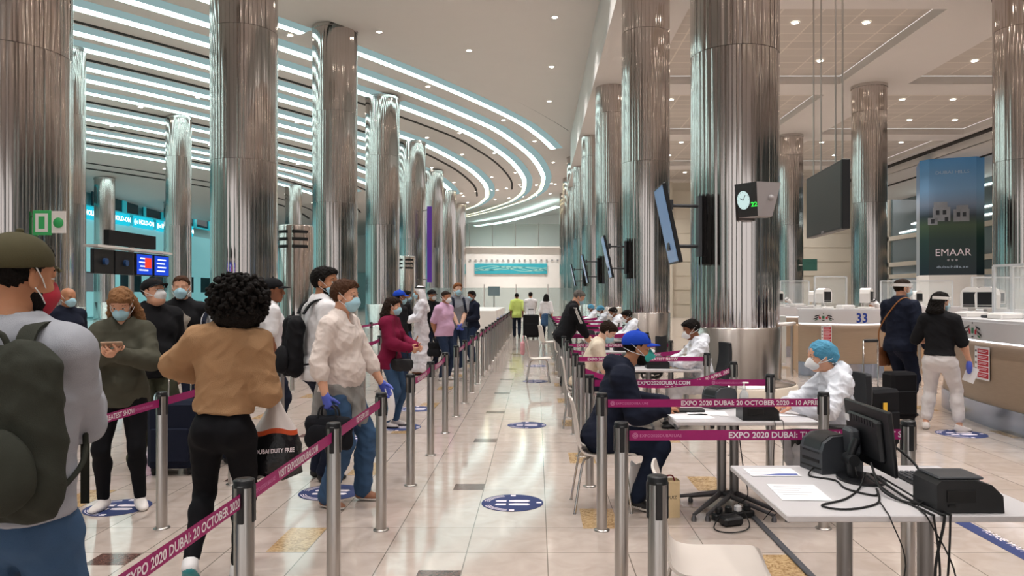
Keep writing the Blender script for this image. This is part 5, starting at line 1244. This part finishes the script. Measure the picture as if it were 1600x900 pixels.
# bag of the man in pink
d = PP['pink']; h = d['wr'][1]+A3(-.02, -.02, -.1); e = carried(d, 'tote_bag', 'black bag held behind his back by the man in the pink shirt', 'bag', h)
P = [RC(A3(-.07, 0, -.12), A3(.07, 0, -.12), .08, .08, A3(0, 1, 0), .5, .03), RC(A3(-.08, 0, -.27), A3(.08, 0, -.27), .09, .09, A3(0, 1, 0), .6, .03), PL((0, 0, -.34), (0, 0, -1), .02), PL((0, 0, -.06), (0, 0, 1), .02)]
to_mesh('sack', [sdf_mesh(P, .012)], C_black, e, .006, 3)
q = MB(); q.tube(smooth_pts([(-.06, 0, -.08), (-.03, 0, .0), (.03, 0, .0), (.06, 0, -.08)], 5), .009, 6); q.build('handle', S_black, e)
# shoulder bag of the man with the visor
d = PP['visor_m']; e = carried(d, 'shoulder_bag', 'brown leather shoulder bag of the man in navy at the counter', 'bag')
P = [RC(A3(-.05, .25, .86), A3(.12, .25, .86), .1, .1, A3(0, 1, 0), .5, .03), RC(A3(-.05, .25, .74), A3(.12, .25, .74), .1, .1, A3(0, 1, 0), .6, .03), PL((0, 0, .93), (0, 0, 1), .02), PL((0, 0, .66), (0, 0, -1), .02)]
to_mesh('sack', [sdf_mesh(P, .011)], mat('brown_leather', '7a4a2a', .45, var=.12), e, .006, 3)
q = MB(); q.tube(smooth_pts([(-.1, .25, .9), (-.16, .2, 1.2), d['at'](-.1, -.06, .55), d['at'](.03, -.12, .56), d['at'](.16, .0, .4), (.2, .2, 1.15), (.15, .25, .9)], 6), .011, 6); q.build('strap', mat('tan_strap', 'a06a3c', .5), e)
# paper in the gloved hand of the woman with the visor
d = PP['visor_w']; e = carried(d, 'paper_bundle', 'printed paper in the gloved hand of the woman at the counter', 'paper', d['wr'][1]+A3(.02, -.01, -.17))
q = MB(); q.box((0, 0, 0), (.005, .13, .19), M=Matrix.Rotation(.35, 4, 'X')); q.box((.004, 0, .02), (.002, .09, .05), m=1, M=Matrix.Rotation(.35, 4, 'X')); q.build('page', [M_paper, mat('orange_print', 'e39a6d', .7)], e)
to_mesh('glove', [sdf_mesh([EL(d['wr'][1]+A3(.0, 0, -.075), A3(.045, .035, .09), None, .02)], .008)], mat('nitrile_blue', '4f5fc0', .4), d['e'])
def suitcase(x, y, rz, label, m, h_=.62, w_=.4, dp=.24, handle=.4, tagc=None):
    e = empty('suitcase', (x, y, 0), label, 'suitcase', rz, 'rolling suitcases'); a = MB(); a.box((0, 0, .06+h_/2), (w_, dp, h_), bev=.035); bo = a.build('shell', m, e)
    a = MB(); a.box((0, -dp/2-.012, .06+h_*.36), (w_*.8, .03, h_*.5), bev=.012); a.build('front_pocket', m, e)
    for sx in (-1, 1):
        for sy in (-1, 1):
            a = MB(); a.cyl((sx*(w_/2-.05)-.012, sy*(dp/2-.05), .03), (sx*(w_/2-.05)+.012, sy*(dp/2-.05), .03), .03, n=12); a.box((sx*(w_/2-.05), sy*(dp/2-.05), .055), (.04, .04, .03)); a.build('wheel', M_rub, e)
    if handle:
        a = MB(); a.tube(smooth_pts([(-.1, dp/2-.04, .06+h_), (-.1, dp/2-.04, .06+h_+handle), (.1, dp/2-.04, .06+h_+handle), (.1, dp/2-.04, .06+h_)], 1), .009, 6); a.build('pull_handle', M_chrome, e)
        a = MB(); a.box((0, dp/2-.04, .06+h_+handle), (.2, .03, .035), bev=.01); a.build('grip', M_black, e)
    if tagc: a = MB(); a.box((-.05, -dp/2-.03, .06+h_*.7), (.05, .01, .1)); a.build('luggage_tag', tagc, e)
    return e
suitcase(4.7, 9.75, .15, 'black cabin suitcase behind the legs of the woman at the counter', C_black, .6, .36, .26, 0)
suitcase(3.62, 8.0, .35, 'black suitcase with yellow tag and long pull handle behind the office chair', C_black, .6, .4, .26, .5, mat('yellow_tag', 'e2b23a', .5))
suitcase(-3.35, 7.0, .1, 'navy suitcase on the floor behind the woman in the tan sweater', C_navy, .62, .42, .28, .35)
suitcase(-.2, 28.4, 0, 'black bag trolley pushed far down the aisle', C_black, .85, .6, .4, .2)
e = empty('pink_bag', (-.2, 14.35, .5), 'small pink bag hanging on the back of the chair in the aisle', 'bag'); q = MB(); q.box((-.06, 0, .14), (.08, .26, .26), bev=.03); q.build('sack', mat('pink_fabric', 'dba0a8', .7), e)
q = MB(); q.tube(smooth_pts([(-.06, -.07, .26), (-.05, -.05, .36), (-.05, .05, .36), (-.06, .07, .26)], 4), .008, 6); q.build('handle', mat('pink_fabric', 'dba0a8', .7), e)

# ================================================================== signs, screens, kiosks
def face_text(e, body, size, o, right, m, nm='lettering', **k):
    q = MB(); text(q, body, size, o, right, (0, 0, 1), **k); return q.build(nm, m, e)
# clock box on the nearest right column
e = empty('clock_box', (3.08, 10.72, 2.72), 'wedge-shaped clock box with white dial and green digits on the big column', 'clock')
top = [(-.04, -.32), (.33, -.22), (.33, .05), (-.25, .05), (-.26, .0)]; bot = [(.0, -.25), (.22, -.18), (.22, .05), (-.18, .05), (-.2, 0.0)]
a = MB(); n = 5; vs = [(p[0], p[1], .03) for p in bot]+[(p[0], p[1], .5) for p in top]
a.add(vs, [tuple(range(n))[::-1], tuple(range(n, 2*n))]); a.add(vs, [(0, 1, 6, 5)]); a.add(vs, [(1, 2, 7, 6), (2, 3, 8, 7), (3, 4, 9, 8)]); a.add(vs, [(4, 0, 5, 9)], 1)
a.build('housing', [mat('light_grey_metal', 'a8a3a4', .4), mat('dark_face', '3b3b3c', .4)], e)
b0, b1, t0, t1 = map(Vector, (vs[4], vs[0], vs[9], vs[5])); U = (b1-b0).normalized(); Vv = ((t0+t1)/2-(b0+b1)/2).normalized(); Nn = U.cross(Vv).normalized()
Nn = Nn if Nn.y < 0 or Nn.x < 0 else -Nn; cc = (b0+b1+t0+t1)/4
a = MB(); ctr = cc-U*.05+Nn*.006
vs2 = [ctr+U*.105*math.cos(t)+Vv*.13*math.sin(t)+Nn*.004 for t in np.linspace(0, 2*PI, 32, endpoint=False)]; a.add(vs2, [tuple(range(32))]); dl = a.build('dial', emis('clock_dial', 'd9f3f0', .9), e)
a = MB()
for ang, ln in ((60, .08), (150, .06)):
    p = ctr+Nn*.008; q1 = p+(U*math.cos(math.radians(ang))+Vv*math.sin(math.radians(ang)))*ln; sd = (q1-p).cross(Nn).normalized()*.005; a.add([p-sd, p+sd, q1+sd, q1-sd], [(0, 1, 2, 3)])
for k in range(12):
    t = k*PI/6; p = ctr+Nn*.008+U*.09*math.cos(t)+Vv*.115*math.sin(t); a.add([p-U*.004-Vv*.004, p+U*.004-Vv*.004, p+U*.004+Vv*.004, p-U*.004+Vv*.004], [(0, 1, 2, 3)])
tag(a.build('hands_and_hour_marks', M_black, dl))
a = MB(); text(a, '22', .09, cc+U*.12-Vv*.1+Nn*.008, U, Vv, bold=True, width=.1); a.build('green_digits', emis('green_led', '35e047', 2.), e)
a = MB(); text(a, '4', .1, cc+U*.1+Vv*.04+Nn*.008, U, Vv, bold=True); a.build('yellow_digit', emis('yellow_led', 'f2c62e', 2.), e)
a = MB(); a.lathe([(.0, .035), (.035, .03), (.045, .0)], (0, 0, 0), 18, M=Matrix.Translation((.18, -.262, .28)) @ Matrix.Rotation(PI/2, 4, 'X')); a.build('speaker_dome', mat('light_grey_metal', 'a8a3a4', .4), e)
# monitors on arms
def arm_monitor(k, label):
    y = 11.2+9.4*k; e = empty('tilted_monitor', (2.38, y, 2.68), label, 'monitor', group='tilted monitors on column arms')
    Mx = Matrix.Translation((-.45, -.15, 0)) @ Matrix.Rotation(math.radians(-12), 4, 'Y')
    a = MB(); a.box((0, 0, 0), (.06, .78, 1.16), M=Mx, bev=.01); a.build('housing', M_black, e)
    a = MB(); a.box((-.032, 0, 0), (.004, .74, 1.1), M=Mx); a.build('screen', mat('lit_blue_screen', '6f8fb4', .25, emit='6f93c4', es=.25), e)
    for z in (.3, -.3):
        a = MB(); a.tube([(-.4, 0, z), (.1, .1, z)], .025, 8); a.box((-.4, -.05, z), (.06, .2, .14)); a.build('arm', M_dgrey, e)
    a = MB(); a.box((.06, .1, 0), (.05, .2, .9)); a.build('column_bracket', M_dgrey, e); return e
for k in range(4): arm_monitor(k, 'tilted monitor on an arm of the %s column right of the aisle' % ('nearest' if k == 0 else ORD[k]))
# large black screen hung from the ceiling
e = empty('hanging_screen', (7.535, 19.55, 4.07), 'large black screen hung on rods from the ceiling on the right', 'screen', -math.atan2(.27, 3.1))
a = MB(); a.box((0, 0, 0), (.2, 3.15, 1.68), bev=.02); a.build('housing', M_black, e); a = MB(); a.box((-.102, 0, 0), (.004, 3.0, 1.56)); a.build('screen', mat('off_screen', '2b2f30', .35), e)
a = MB(); text(a, 'SONY', .09, (-.106, 0, -.82), (0, -1, 0), (0, 0, 1)); a.build('lettering', M_magtxt, e)
for y in (-1.3, -.75, .5, 1.2): a = MB(); a.cyl((0, y, .84), (0, y, 5.93), .022, n=8); a.build('hanging_rod', M_steel, e)
M_pale = mat('pale_print_blue', 'b9cbdc', .6)
# advertising pillar
e = empty('advertising_pillar', (24.4, 44.5, 0), 'tall blue advertising pillar with villas and white lettering on the right', 'advert', -.4)
OCT = [(-1.2, -1.5), (1.2, -1.5), (1.65, -1.1), (1.65, 1.5), (-1.65, 1.5), (-1.65, -1.1)]
a = MB(); a.prism(OCT, 0, 2.8); a.build('pillar_base', M_white, e)
M_ad = bpy.data.materials.new('advert_print'); M_ad.use_nodes = True; nt = M_ad.node_tree; b = nt.nodes['Principled BSDF']; b.inputs['Roughness'].default_value = .3
tc = nt.nodes.new('ShaderNodeTexCoord'); sp = nt.nodes.new('ShaderNodeSeparateXYZ'); mr = nt.nodes.new('ShaderNodeMapRange'); mr.inputs[1].default_value = 2.8; mr.inputs[2].default_value = 9.6
rp = nt.nodes.new('ShaderNodeValToRGB'); cr = rp.color_ramp
for i, (p, c) in enumerate(((0, '10202a'), (.3, '1c3430'), (.42, '3d4f3a'), (.5, '24303a'), (.6, '6f7f95'), (.72, '6f96bb'), (1., '4d8cc0'))):
    el = cr.elements[i] if i < 2 else cr.elements.new(p); el.position = p; el.color = lin(c)
nt.links.new(tc.outputs['Object'], sp.inputs[0]); nt.links.new(sp.outputs[2], mr.inputs[0]); nt.links.new(mr.outputs[0], rp.inputs[0]); nt.links.new(rp.outputs[0], b.inputs['Base Color'])
nt.links.new(rp.outputs[0], b.inputs['Emission Color']); b.inputs['Emission Strength'].default_value = .08
a = MB(); a.prism(OCT, 2.8, 9.5); po = a.build('poster', M_ad, e)
a = MB()
for x, z, w_, h_ in ((-.55, 6.3, .9, .8), (-.6, 6.85, .7, .3), (.45, 6.2, .8, .7), (.5, 6.65, .6, .25), (-1.0, 5.9, .5, .4)): a.box((x, -1.51, z), (w_, .01, h_))
a.build('villas', mat('villa_print', '8c9097', .6, var=.3, vscale=3), po)
a = MB()
for x, z in ((-.75, 6.4), (-.4, 6.4), (.3, 6.25), (.6, 6.25), (-1., 5.9), (-.3, 6.0)): a.box((x, -1.517, z), (.18, .006, .26))
a.build('villa_windows', mat('villa_window_print', '2c3138', .6), po)
face_text(po, 'EMAAR', .58, (0.05, -1.52, 3.9), (1, 0, 0), M_magtxt, width=1.8); face_text(po, 'DUBAI HILLS', .26, (0, -1.52, 8.6), (1, 0, 0), M_pale, width=1.7); face_text(po, '* * *', .3, (0, -1.52, 3.5), (1, 0, 0), M_magtxt); face_text(po, 'dubaihills.ae', .2, (0, -1.52, 3.2), (1, 0, 0), M_pale, width=1.6)
# air towers
for x, y, lb in ((-7.97, 25., 'round metal air tower with black slots beside the second thick column on the left'), (-7.7, 44.5, 'round metal air tower with black slots far down the left column row')):
    e = empty('air_tower', (x, y, 0), lb, 'air vent tower', group='cylindrical air towers'); a = MB(); a.lathe([(.56, 0), (.56, 3.9), (.53, 3.95), (0, 3.95)], n=40); a.build('shell', M_mirror, e)
    for z in (3.72, 3.48, 3.24):
        for s_, t_ in ((-2.6, -1.75), (-1.5, -.55)):
            a = MB(); a.sheet([[(.565*math.cos(t), .565*math.sin(t), z+dz) for t in np.linspace(s_, t_, 9)] for dz in (-.05, .05)], .01); a.build('slot', M_blackm, e)
# monitors on a pole, far left
e = empty('monitor_stand', (-9.25, 17.2, 0), 'row of flight monitors on a pole with a dark board above, far left', 'monitor stand')
a = MB(); a.cyl((0, 0, 0), (0, 0, 2.75), .06, n=14); a.build('pole', M_steel, e); a = MB(); a.box((0.02, 0, 2.68), (.3, 3.2, .05)); a.build('top_rail', M_white, e)
a = MB(); a.box((0, 0, 2.9), (.12, 2.0, .32)); a.build('sign_board', M_blackm, e); a = MB(); a.cyl((0, 0, 2.7), (0, 0, 2.8), .03); a.build('board_stem', M_black, e)
a = MB(); a.cyl((.0, -1.4, 2.35), (.0, 1.4, 2.35), .05, n=12); a.build('cross_bar', M_steel, e)
for k, y in enumerate((-1.25, -.45, .4, 1.2)):
    a = MB(); a.box((.06, y, 2.36), (.08, .74, .52), bev=.01); mo_ = a.build('screen_housing', M_black, e)
    if k >= 2:
        a = MB(); a.box((.102, y, 2.36), (.004, .68, .46)); a.build('screen', emis('blue_screen', '2348c8', 1.2), mo_)
        a = MB()
        for j in range(4): a.box((.105, y-.05*(j % 2), 2.5-.09*j), (.003, .4, .03))
        a.build('screen_lines', emis('white_screen_text', 'e8eeff', 1.6), mo_)
        if k == 2: a = MB(); a.box((.106, y+.15, 2.4), (.003, .3, .24)); a.build('screen_block', emis('red_screen', 'e0402c', 1.3), mo_)
    a = MB(); a.cyl((.1, y, 2.36), (.16, y, 2.36), .07, n=14); a.build('mount', mat('blue_mount', '2c4f80', .4), mo_) if k < 2 else None
# green exit sign on the leftmost column
e = empty('exit_sign', (-7.18, 10.95, 2.7), 'green and white emergency sign by the leftmost column', 'sign'); a = MB(); a.box((0, 0, 0), (.27, .03, .36), bev=.005); a.build('board', mat('sign_green', '2f8a4c', .5, emit='2f8a4c', es=.3), e)
a = MB(); a.box((0, -.017, 0), (.18, .004, .27)); a.build('panel', M_white, e); a = MB(); a.box((0, -.02, 0), (.09, .003, .18)); a.build('symbol', mat('sign_green', '2f8a4c', .5), e)
a = MB(); a.box((.24, .0, .01), (.2, .02, .32)); a.build('side_panel', M_white, e); a = MB(); a.lathe([(.075, 0), (.075, .004), (0, .004)], n=24, M=Matrix.Translation((.24, -.012, 0)) @ Matrix.Rotation(PI/2, 4, 'X')); a.build('round_symbol', mat('sign_green', '2f8a4c', .5), e)
a = MB(); a.cyl((-.1, .02, .1), (-.25, .15, .1), .015, n=8); a.build('bracket', M_steel, e)
# purple banner
e = empty('banner', (-6.75, 47.6, 2.45), 'narrow purple vertical banner on a far left column', 'banner'); a = MB(); a.box((0, 0, 2.4), (.3, .04, 4.8)); a.build('panel', mat('purple_panel', '5a2c96', .5, emit='5a2c96', es=.15), e)
a = MB(); a.tube([(-.1, 0, 4.6), (-.6, .8, 4.6)], .03); a.tube([(-.1, 0, .2), (-.6, .8, .2)], .03); a.build('bracket', M_steel, e)
# small vertical light and screens reflected near the left
# far end wall
e = empty('wave_picture', (-2.7, 79.9, 3.9), 'long turquoise wave picture on the white end wall', 'picture'); a = MB(); a.box((0, 0, .55), (7.7, .08, 1.1)); po = a.build('panel', mat('turquoise_print', '3aa5b5', .4, var=.2, vscale=.6), e)
a = MB()
for j in range(4):
    pts = [(x, -.05, .55+.35*math.sin(x*.9+j*1.1)*(.4+.15*j)) for x in np.linspace(-3.8, 3.8, 40)]; a.sheet([[Vector(p)+Vector((0, 0, .03)) for p in pts], [Vector(p)-Vector((0, 0, .03)) for p in pts]], .004)
a.build('wave_lines', mat('pale_wave', '9fd6cf', .5), po)
for j in range(18):
    a = MB(); a.box((0, 0, 0), (.2, .08, .16)); o = a.build('metal_fitting', mat('small_grey_fitting', '9a9a9c', .5)); o.location = (-7.6+.58*j, 79.93, 5.35); tag(o, 'small grey fitting above the wave picture on the end wall, %s from the left' % ('first' if j == 0 else ORD[j]), 'fitting', 'row of small fittings on the end wall')
e = empty('glass_partition', (-2.5, 52, 0), 'low glass partition across the far end of the hall', 'partition')
for k in range(5): a = MB(); a.box((-4.4+2.2*k, 0, 1.15), (2.1, .02, 2.0)); a.build('glass_panel', M_bglass, e)
for k in range(6): a = MB(); a.box((-5.5+2.2*k, 0, 1.2), (.06, .06, 2.4)); a.build('post', M_steel, e)
e = empty('info_screen', (-2.7, 48, 0), 'grey information screen on a post at the far end', 'screen'); a = MB(); a.cyl((0, 0, 0), (0, 0, 1.6), .04); a.build('pole', M_steel, e); a = MB(); a.box((0, 0, 1.9), (.75, .06, .6)); a.build('display', mat('grey_display', '7d8f97', .4), e)
for k in range(3):
    e = empty('display_table', (-1.5+.0*k, 33+3.2*k, 0), 'white printed counter at the far end of the queue row, %s of three' % ('nearest', 'middle', 'farthest')[k], 'counter', group='white counters behind the queue'); e.location.x = -2.4
    a = MB(); a.box((0, 0, .5), (1.4, 2.2, 1.0), bev=.02); a.build('body', M_white, e)
    a = MB(); a.box((.705, 0, .6), (.006, 1.6, .12)); a.box((.705, .2, .35), (.006, 1.1, .1)); a.build('print', mat('lavender_print', 'a9b0dc', .6), e)

# ================================================================== passport counters
M_led = emis('counter_led', 'f4f6ff', 3.5); M_panel = mat('counter_white', 'd2d0d2', .35); M_kick = mat('counter_kick', 'a9b3c6', .2, .9); M_cwood = mat('counter_wood', 'a28d78', .4, var=.12, vscale=6, aniso=(1, 1, 16))
M_flagr = mat('emblem_red', 'b8283c', .6); M_flagg = mat('emblem_green', '2f6a4a', .6)
def counter(front, depth_dir, label, depth=1.3, number=None, top=1.31):
    """front: plan polyline of the front face, left to right as seen by a passenger"""
    x0, y0 = front[0]; e = empty('passport_counter', (x0, y0, 0), label, 'counter', group='curved passport counters'); Fp = [Vector((p[0]-x0, p[1]-y0, 0)) for p in front]; S = smooth_pts(Fp, 8); Dv = Vector((*depth_dir, 0)).normalized()
    def wall(nm, off, z0, z1, m, th=.03):
        q = MB(); q.sheet([[p+Dv*off+Vector((0, 0, z)) for p in S] for z in (z1, z0)], th); return q.build(nm, m, e)
    up = wall('upper_panel', -.04, 1.08, top, M_panel, .04); wall('led_strip', .0, 1.055, 1.08, M_led, .02); wall('front_panel', .05, .28, 1.06, M_cwood); wall('kick_plate', .02, 0, .28, M_kick)
    q = MB(); n = len(S); poly = [p-Dv*.06 for p in S]+[p+Dv*depth*.45 for p in reversed(S)]; q.prism([(p.x, p.y) for p in poly], top, top+.03); q.build('worktop', M_panel, e)
    q = MB(); poly = [p+Dv*.1 for p in S]+[p+Dv*depth for p in reversed(S)]; q.prism([(p.x, p.y) for p in poly], 0, 1.0); q.build('desk_body', M_wood, e)
    return e, S, Dv, up
def emblem(S, Dv, up, u, z, s=1.):
    i = int(u*(len(S)-1)); p = S[i]-Dv*.085; rt = (S[min(i+1, len(S)-1)]-S[i-1]).normalized(); q = MB()
    def quad(pts, m): q.add([p+rt*a*s-Dv*.004+Vector((0, 0, z+b*s)) for a, b in pts], [tuple(range(len(pts)))], m)
    for sg in (1, -1):
        quad([(sg*.06, .0), (sg*.12, .03), (sg*.1, -.05), (sg*.06, -.05)], 1); quad([(sg*.08, .06), (sg*.2, .03), (sg*.22, .0), (sg*.1, .03)], 0); quad([(sg*.12, .0), (sg*.24, -.04), (sg*.25, -.07), (sg*.13, -.03)], 0); quad([(sg*.14, -.05), (sg*.2, -.07), (sg*.21, -.09), (sg*.14, -.075)], 2)
    quad([(-.03, -.04), (.03, -.04), (.03, .03), (-.03, .03)], 2); quad([(-.012, .075), (.012, .075), (.012, .1), (-.012, .1)], 0); quad([(-.03, -.09), (.03, -.09), (.03, -.07), (-.03, -.07)], 0)
    q.build('emblem', [M_black, M_flagr, M_flagg], up)
def notice(pos, rt, h_, w_, label):
    e = empty('notice', pos, label, 'notice', math.atan2(rt[1], rt[0]), 'red and white notices'); q = MB(); q.box((0, 0, 0), (w_, .004, h_), bev=.001); q.build('sheet', M_paper, e)
    q = MB()
    for k in range(5): q.box((w_*.08, -.003, h_*(.36-.18*k)), (w_*.72, .003, h_*.15))
    q.build('red_blocks', mat('notice_red', 'c8303f', .6), e); q = MB()
    for k in range(5): q.box((w_*.08, -.005, h_*(.385-.18*k)), (w_*.6, .002, h_*.015)); q.box((w_*.04, -.005, h_*(.345-.18*k)), (w_*.5, .002, h_*.015)); q.box((-w_*.4, -.004, h_*(.36-.18*k)), (w_*.1, .002, h_*.06), m=1)
    q.build('print', [M_magtxt, M_dgrey], e); return e
e1, S1, D1, u1 = counter([(6.35, 11.7), (6.02, 11.15), (5.82, 10.4), (5.68, 9.6), (5.62, 8.7), (5.62, 7.5), (5.68, 6.3)], (1, .22), 'nearest curved passport counter with flags emblem on the right edge', 1.6); emblem(S1, D1, u1, .49, 1.2, 1.05)
p = Vector(e1.location)+S1[24]-D1*.0; notice((p.x-.0, p.y, .78), (S1[25]-S1[23]).normalized(), .42, .4, 'large red and white notice on the nearest passport counter')
e2, S2, D2, u2 = counter([(5.45, 15.6), (5.7, 15.15), (6.15, 14.95), (6.6, 14.95), (6.95, 15.1)], (.25, 1), 'curved passport counter with the blue number 33', 1.5, top=1.34); emblem(S2, D2, u2, .3, 1.21, .8)
i = int(.68*(len(S2)-1)); q = MB(); text(q, '33', .26, S2[i]-D2*.09+Vector((0, 0, 1.11)), (S2[i+1]-S2[i-1]), (0, 0, 1), bold=True, width=.22); q.build('number', mat('number_blue', '24409a', .5), u2)
p = Vector(e2.location)+S2[10]-D2*.0; notice((p.x, p.y-.02, .86), (S2[11]-S2[9]).normalized(), .36, .2, 'small red notice on the counter numbered 33')
struct('trim_9', MB().box((7.9, 15.9, .62), (1.7, .06, 1.24)), M_wood)
e3, S3, D3, u3 = counter([(6.1, 20.6), (6.5, 20.2), (7.1, 20.1), (7.8, 20.3)], (.2, 1), 'passport counter behind the counter numbered 33', 1.5)
e4, S4, D4, u4 = counter([(9.4, 16.2), (9.9, 15.8), (10.6, 15.7), (11.3, 15.9)], (.2, 1), 'passport counter to the right of the counter numbered 33', 1.5)
e5, S5, D5, u5 = counter([(7.2, 26.6), (7.8, 26.2), (8.6, 26.1), (9.4, 26.3)], (.2, 1), 'far passport counter near the beige wall', 1.5)
e6, S6, D6, u6 = counter([(9.4, 20.6), (10.0, 20.2), (10.9, 20.1), (11.8, 20.3)], (.2, 1), 'passport counter beneath the mirrored columns at the far right', 1.5)
sc0 = None
def scanner(x, y, rz, z, label):
    global sc0
    if sc0 is None:
        e = empty('eye_scanner', (x, y, z), label, 'scanner', rz, 'white scanners on the passport counters'); sc0 = e
        M9 = Matrix.Rotation(PI/2, 4, 'X'); pf = [(-.13, -.14), (.13, -.14), (.14, .05), (.11, .13), (.05, .165), (-.05, .165), (-.11, .13), (-.14, .05)]
        a = MB(); a.prism([(p[0], p[1]+.26) for p in pf], -.1, .1, M=M9); a.build('housing', M_white, e)
        a = MB(); a.box((0, -.103, .26), (.2, .006, .18)); a.box((0, -.104, .15), (.2, .004, .02)); a.build('screen', M_black, e)
        a = MB(); a.cyl((0, 0, 0), (0, 0, .13), .05, n=14); a.build('stem', M_white, e); a = MB(); a.box((0, 0, .02), (.32, .26, .04), bev=.01); a.build('base', M_white, e); return e
    e = copy_tree(sc0); e.location = (x, y, z); e.rotation_euler = (0, 0, rz); return relabel(e, label)
zt = 1.342
scanner(6.3, 10.9, -.6, zt, 'white scanner with black screen on the nearest counter beside the woman with the visor')
scanner(6.35, 10.6, -.8, zt, 'second white scanner on the nearest counter, right of the larger one')
scanner(5.95, 15.6, .5, 1.37, 'white scanner at the left end of the counter numbered 33'); scanner(6.75, 15.4, .9, 1.37, 'white scanner turned sideways at the right end of the counter numbered 33')
scanner(6.6, 20.6, .3, zt, 'white scanner at the left end of the counter behind number 33'); scanner(7.6, 20.6, .8, zt, 'white scanner at the right end of the counter behind number 33')
scanner(9.9, 16.2, .4, zt, 'white scanner on the counter right of number 33, left one'); scanner(10.9, 16.1, .4, zt, 'white scanner on the counter right of number 33, right one'); scanner(7.8, 26.5, .3, zt, 'white scanner on the far counter near the beige wall'); scanner(10.4, 20.6, .3, zt, 'white scanner on the counter beneath the far right columns')
def pile(x, y, z, label, w_=.3):
    e = empty('paper_tray', (x, y, z), label, 'paper tray', .3, 'white trays and boxes on the counters'); a = MB(); a.box((0, 0, .035), (w_, .22, .07), bev=.01); a.build('tray', M_white, e); a = MB(); a.box((0, 0, .075), (w_*.85, .19, .012)); a.build('sheets', M_paper, e); return e
pile(6.1, 10.55, zt, 'white tray in front of the scanners on the nearest counter', .4); pile(6.05, 9.7, zt, 'white tray at the right edge on the nearest counter', .4); pile(6.3, 15.35, 1.37, 'white paper tray on the counter numbered 33'); pile(7.1, 20.5, zt, 'white paper tray on the counter behind number 33')
e = empty('keypad', (6.12, 10.1, zt), 'dark keypad on the nearest passport counter', 'keypad', -1.3); a = MB(); a.box((0, 0, .02), (.26, .15, .04), bev=.01); a.build('case', M_dgrey, e)
def screen_guard(x, y, rz, label, w_=1.0, z=1.34, h_=.7):
    e = empty('glass_screen', (x, y, z), label, 'glass screen', rz, 'clear screens on the counters'); a = MB(); a.box((0, 0, h_/2), (w_, .012, h_)); a.build('pane', mat('clear_acrylic', 'eef5f5', .05, alpha=.22), e)
    for sx in (-1, 1): a = MB(); a.box((sx*w_/2, 0, h_/2), (.03, .04, h_)); a.build('post', mat('pale_frame', 'd5d8da', .3), e)
    a = MB(); a.box((0, 0, h_), (w_, .04, .03)); a.build('top_rail', mat('pale_frame', 'd5d8da', .3), e); return e
screen_guard(6.3, 9.3, -1.35, 'clear acrylic screen on the nearest counter at the right edge', 1.6); screen_guard(6.75, 10.2, .3, 'clear acrylic screen standing across the nearest counter', .8)
screen_guard(6.25, 16.0, .1, 'clear acrylic screen on the counter numbered 33', .7); screen_guard(7.2, 21, 0, 'clear acrylic screen on the counter behind number 33', .8); screen_guard(10.4, 16.6, 0, 'clear acrylic screen on the counter right of number 33', 1.6); screen_guard(10.6, 21.0, 0, 'clear acrylic screen on the counter beneath the far right columns', 2.)
def rail(x0, y0, x1, y1, label, h_=1.05):
    e = empty('handrail', (x0, y0, 0), label, 'handrail', group='white handrails by the counters'); dx, dy = x1-x0, y1-y0
    a = MB(); a.tube([(0, 0, h_), (dx, dy, h_)], .04, 10); a.build('rail', M_white, e)
    for t in (.15, .85): a = MB(); a.cyl((dx*t, dy*t, 0), (dx*t, dy*t, h_), .028, n=10); a.build('post', M_steel, e)
    return e
rail(4.9, 15.3, 5.45, 15.9, 'white handrail left of the counter numbered 33'); rail(6.75, 13.6, 8.2, 14.2, 'white handrail right of the counter numbered 33')
e = empty('swing_gate', (5.55, 17.5, 0), 'grey gate panel with red mark beside the counter numbered 33', 'gate'); a = MB(); a.box((0, 0, .62), (.5, .05, 1.1), bev=.01); a.build('leaf', mat('gate_grey', 'c4c8c6', .4), e)
a = MB(); a.box((0, -.028, .7), (.09, .004, .14)); a.build('mark', M_flagr, e); a = MB(); a.cyl((-.27, 0, 0), (-.27, 0, 1.2), .03); a.build('post', M_steel, e)
e = empty('hanging_sign', (13.85, 38.7, 3.2), 'small dark green sign beside the far right column', 'sign'); a = MB(); a.box((.2, 0, 0), (.75, .05, .6)); a.build('board', mat('dark_green_sign', '2c5a50', .5), e); a = MB(); a.cyl((-.3, .2, 0), (.0, .03, 0), .03); a.build('bracket', M_steel, e)
for k, (z, y0, y1) in enumerate(((8.75, 40, 58), (7.3, 38, 60), (6.75, 36, 62))):  # glowing arcs added in place of reflections in the glass, no fittings there
    e = empty('reflection_arc', (29.9, (y0+y1)/2, z), 'curved white light strip on the far right glass wall, %s of three' % ('topmost', 'middle', 'lowest')[k], 'wall light', group='light strips on the right glass wall')
    q = MB(); q.tube([(0, y-(y0+y1)/2, .25*math.sin((y-y0)/(y1-y0)*PI)) for y in np.linspace(y0, y1, 12)], .07, 8); q.build('lamp', emis('reflection_glow', 'e6fbfa', 3.), e)
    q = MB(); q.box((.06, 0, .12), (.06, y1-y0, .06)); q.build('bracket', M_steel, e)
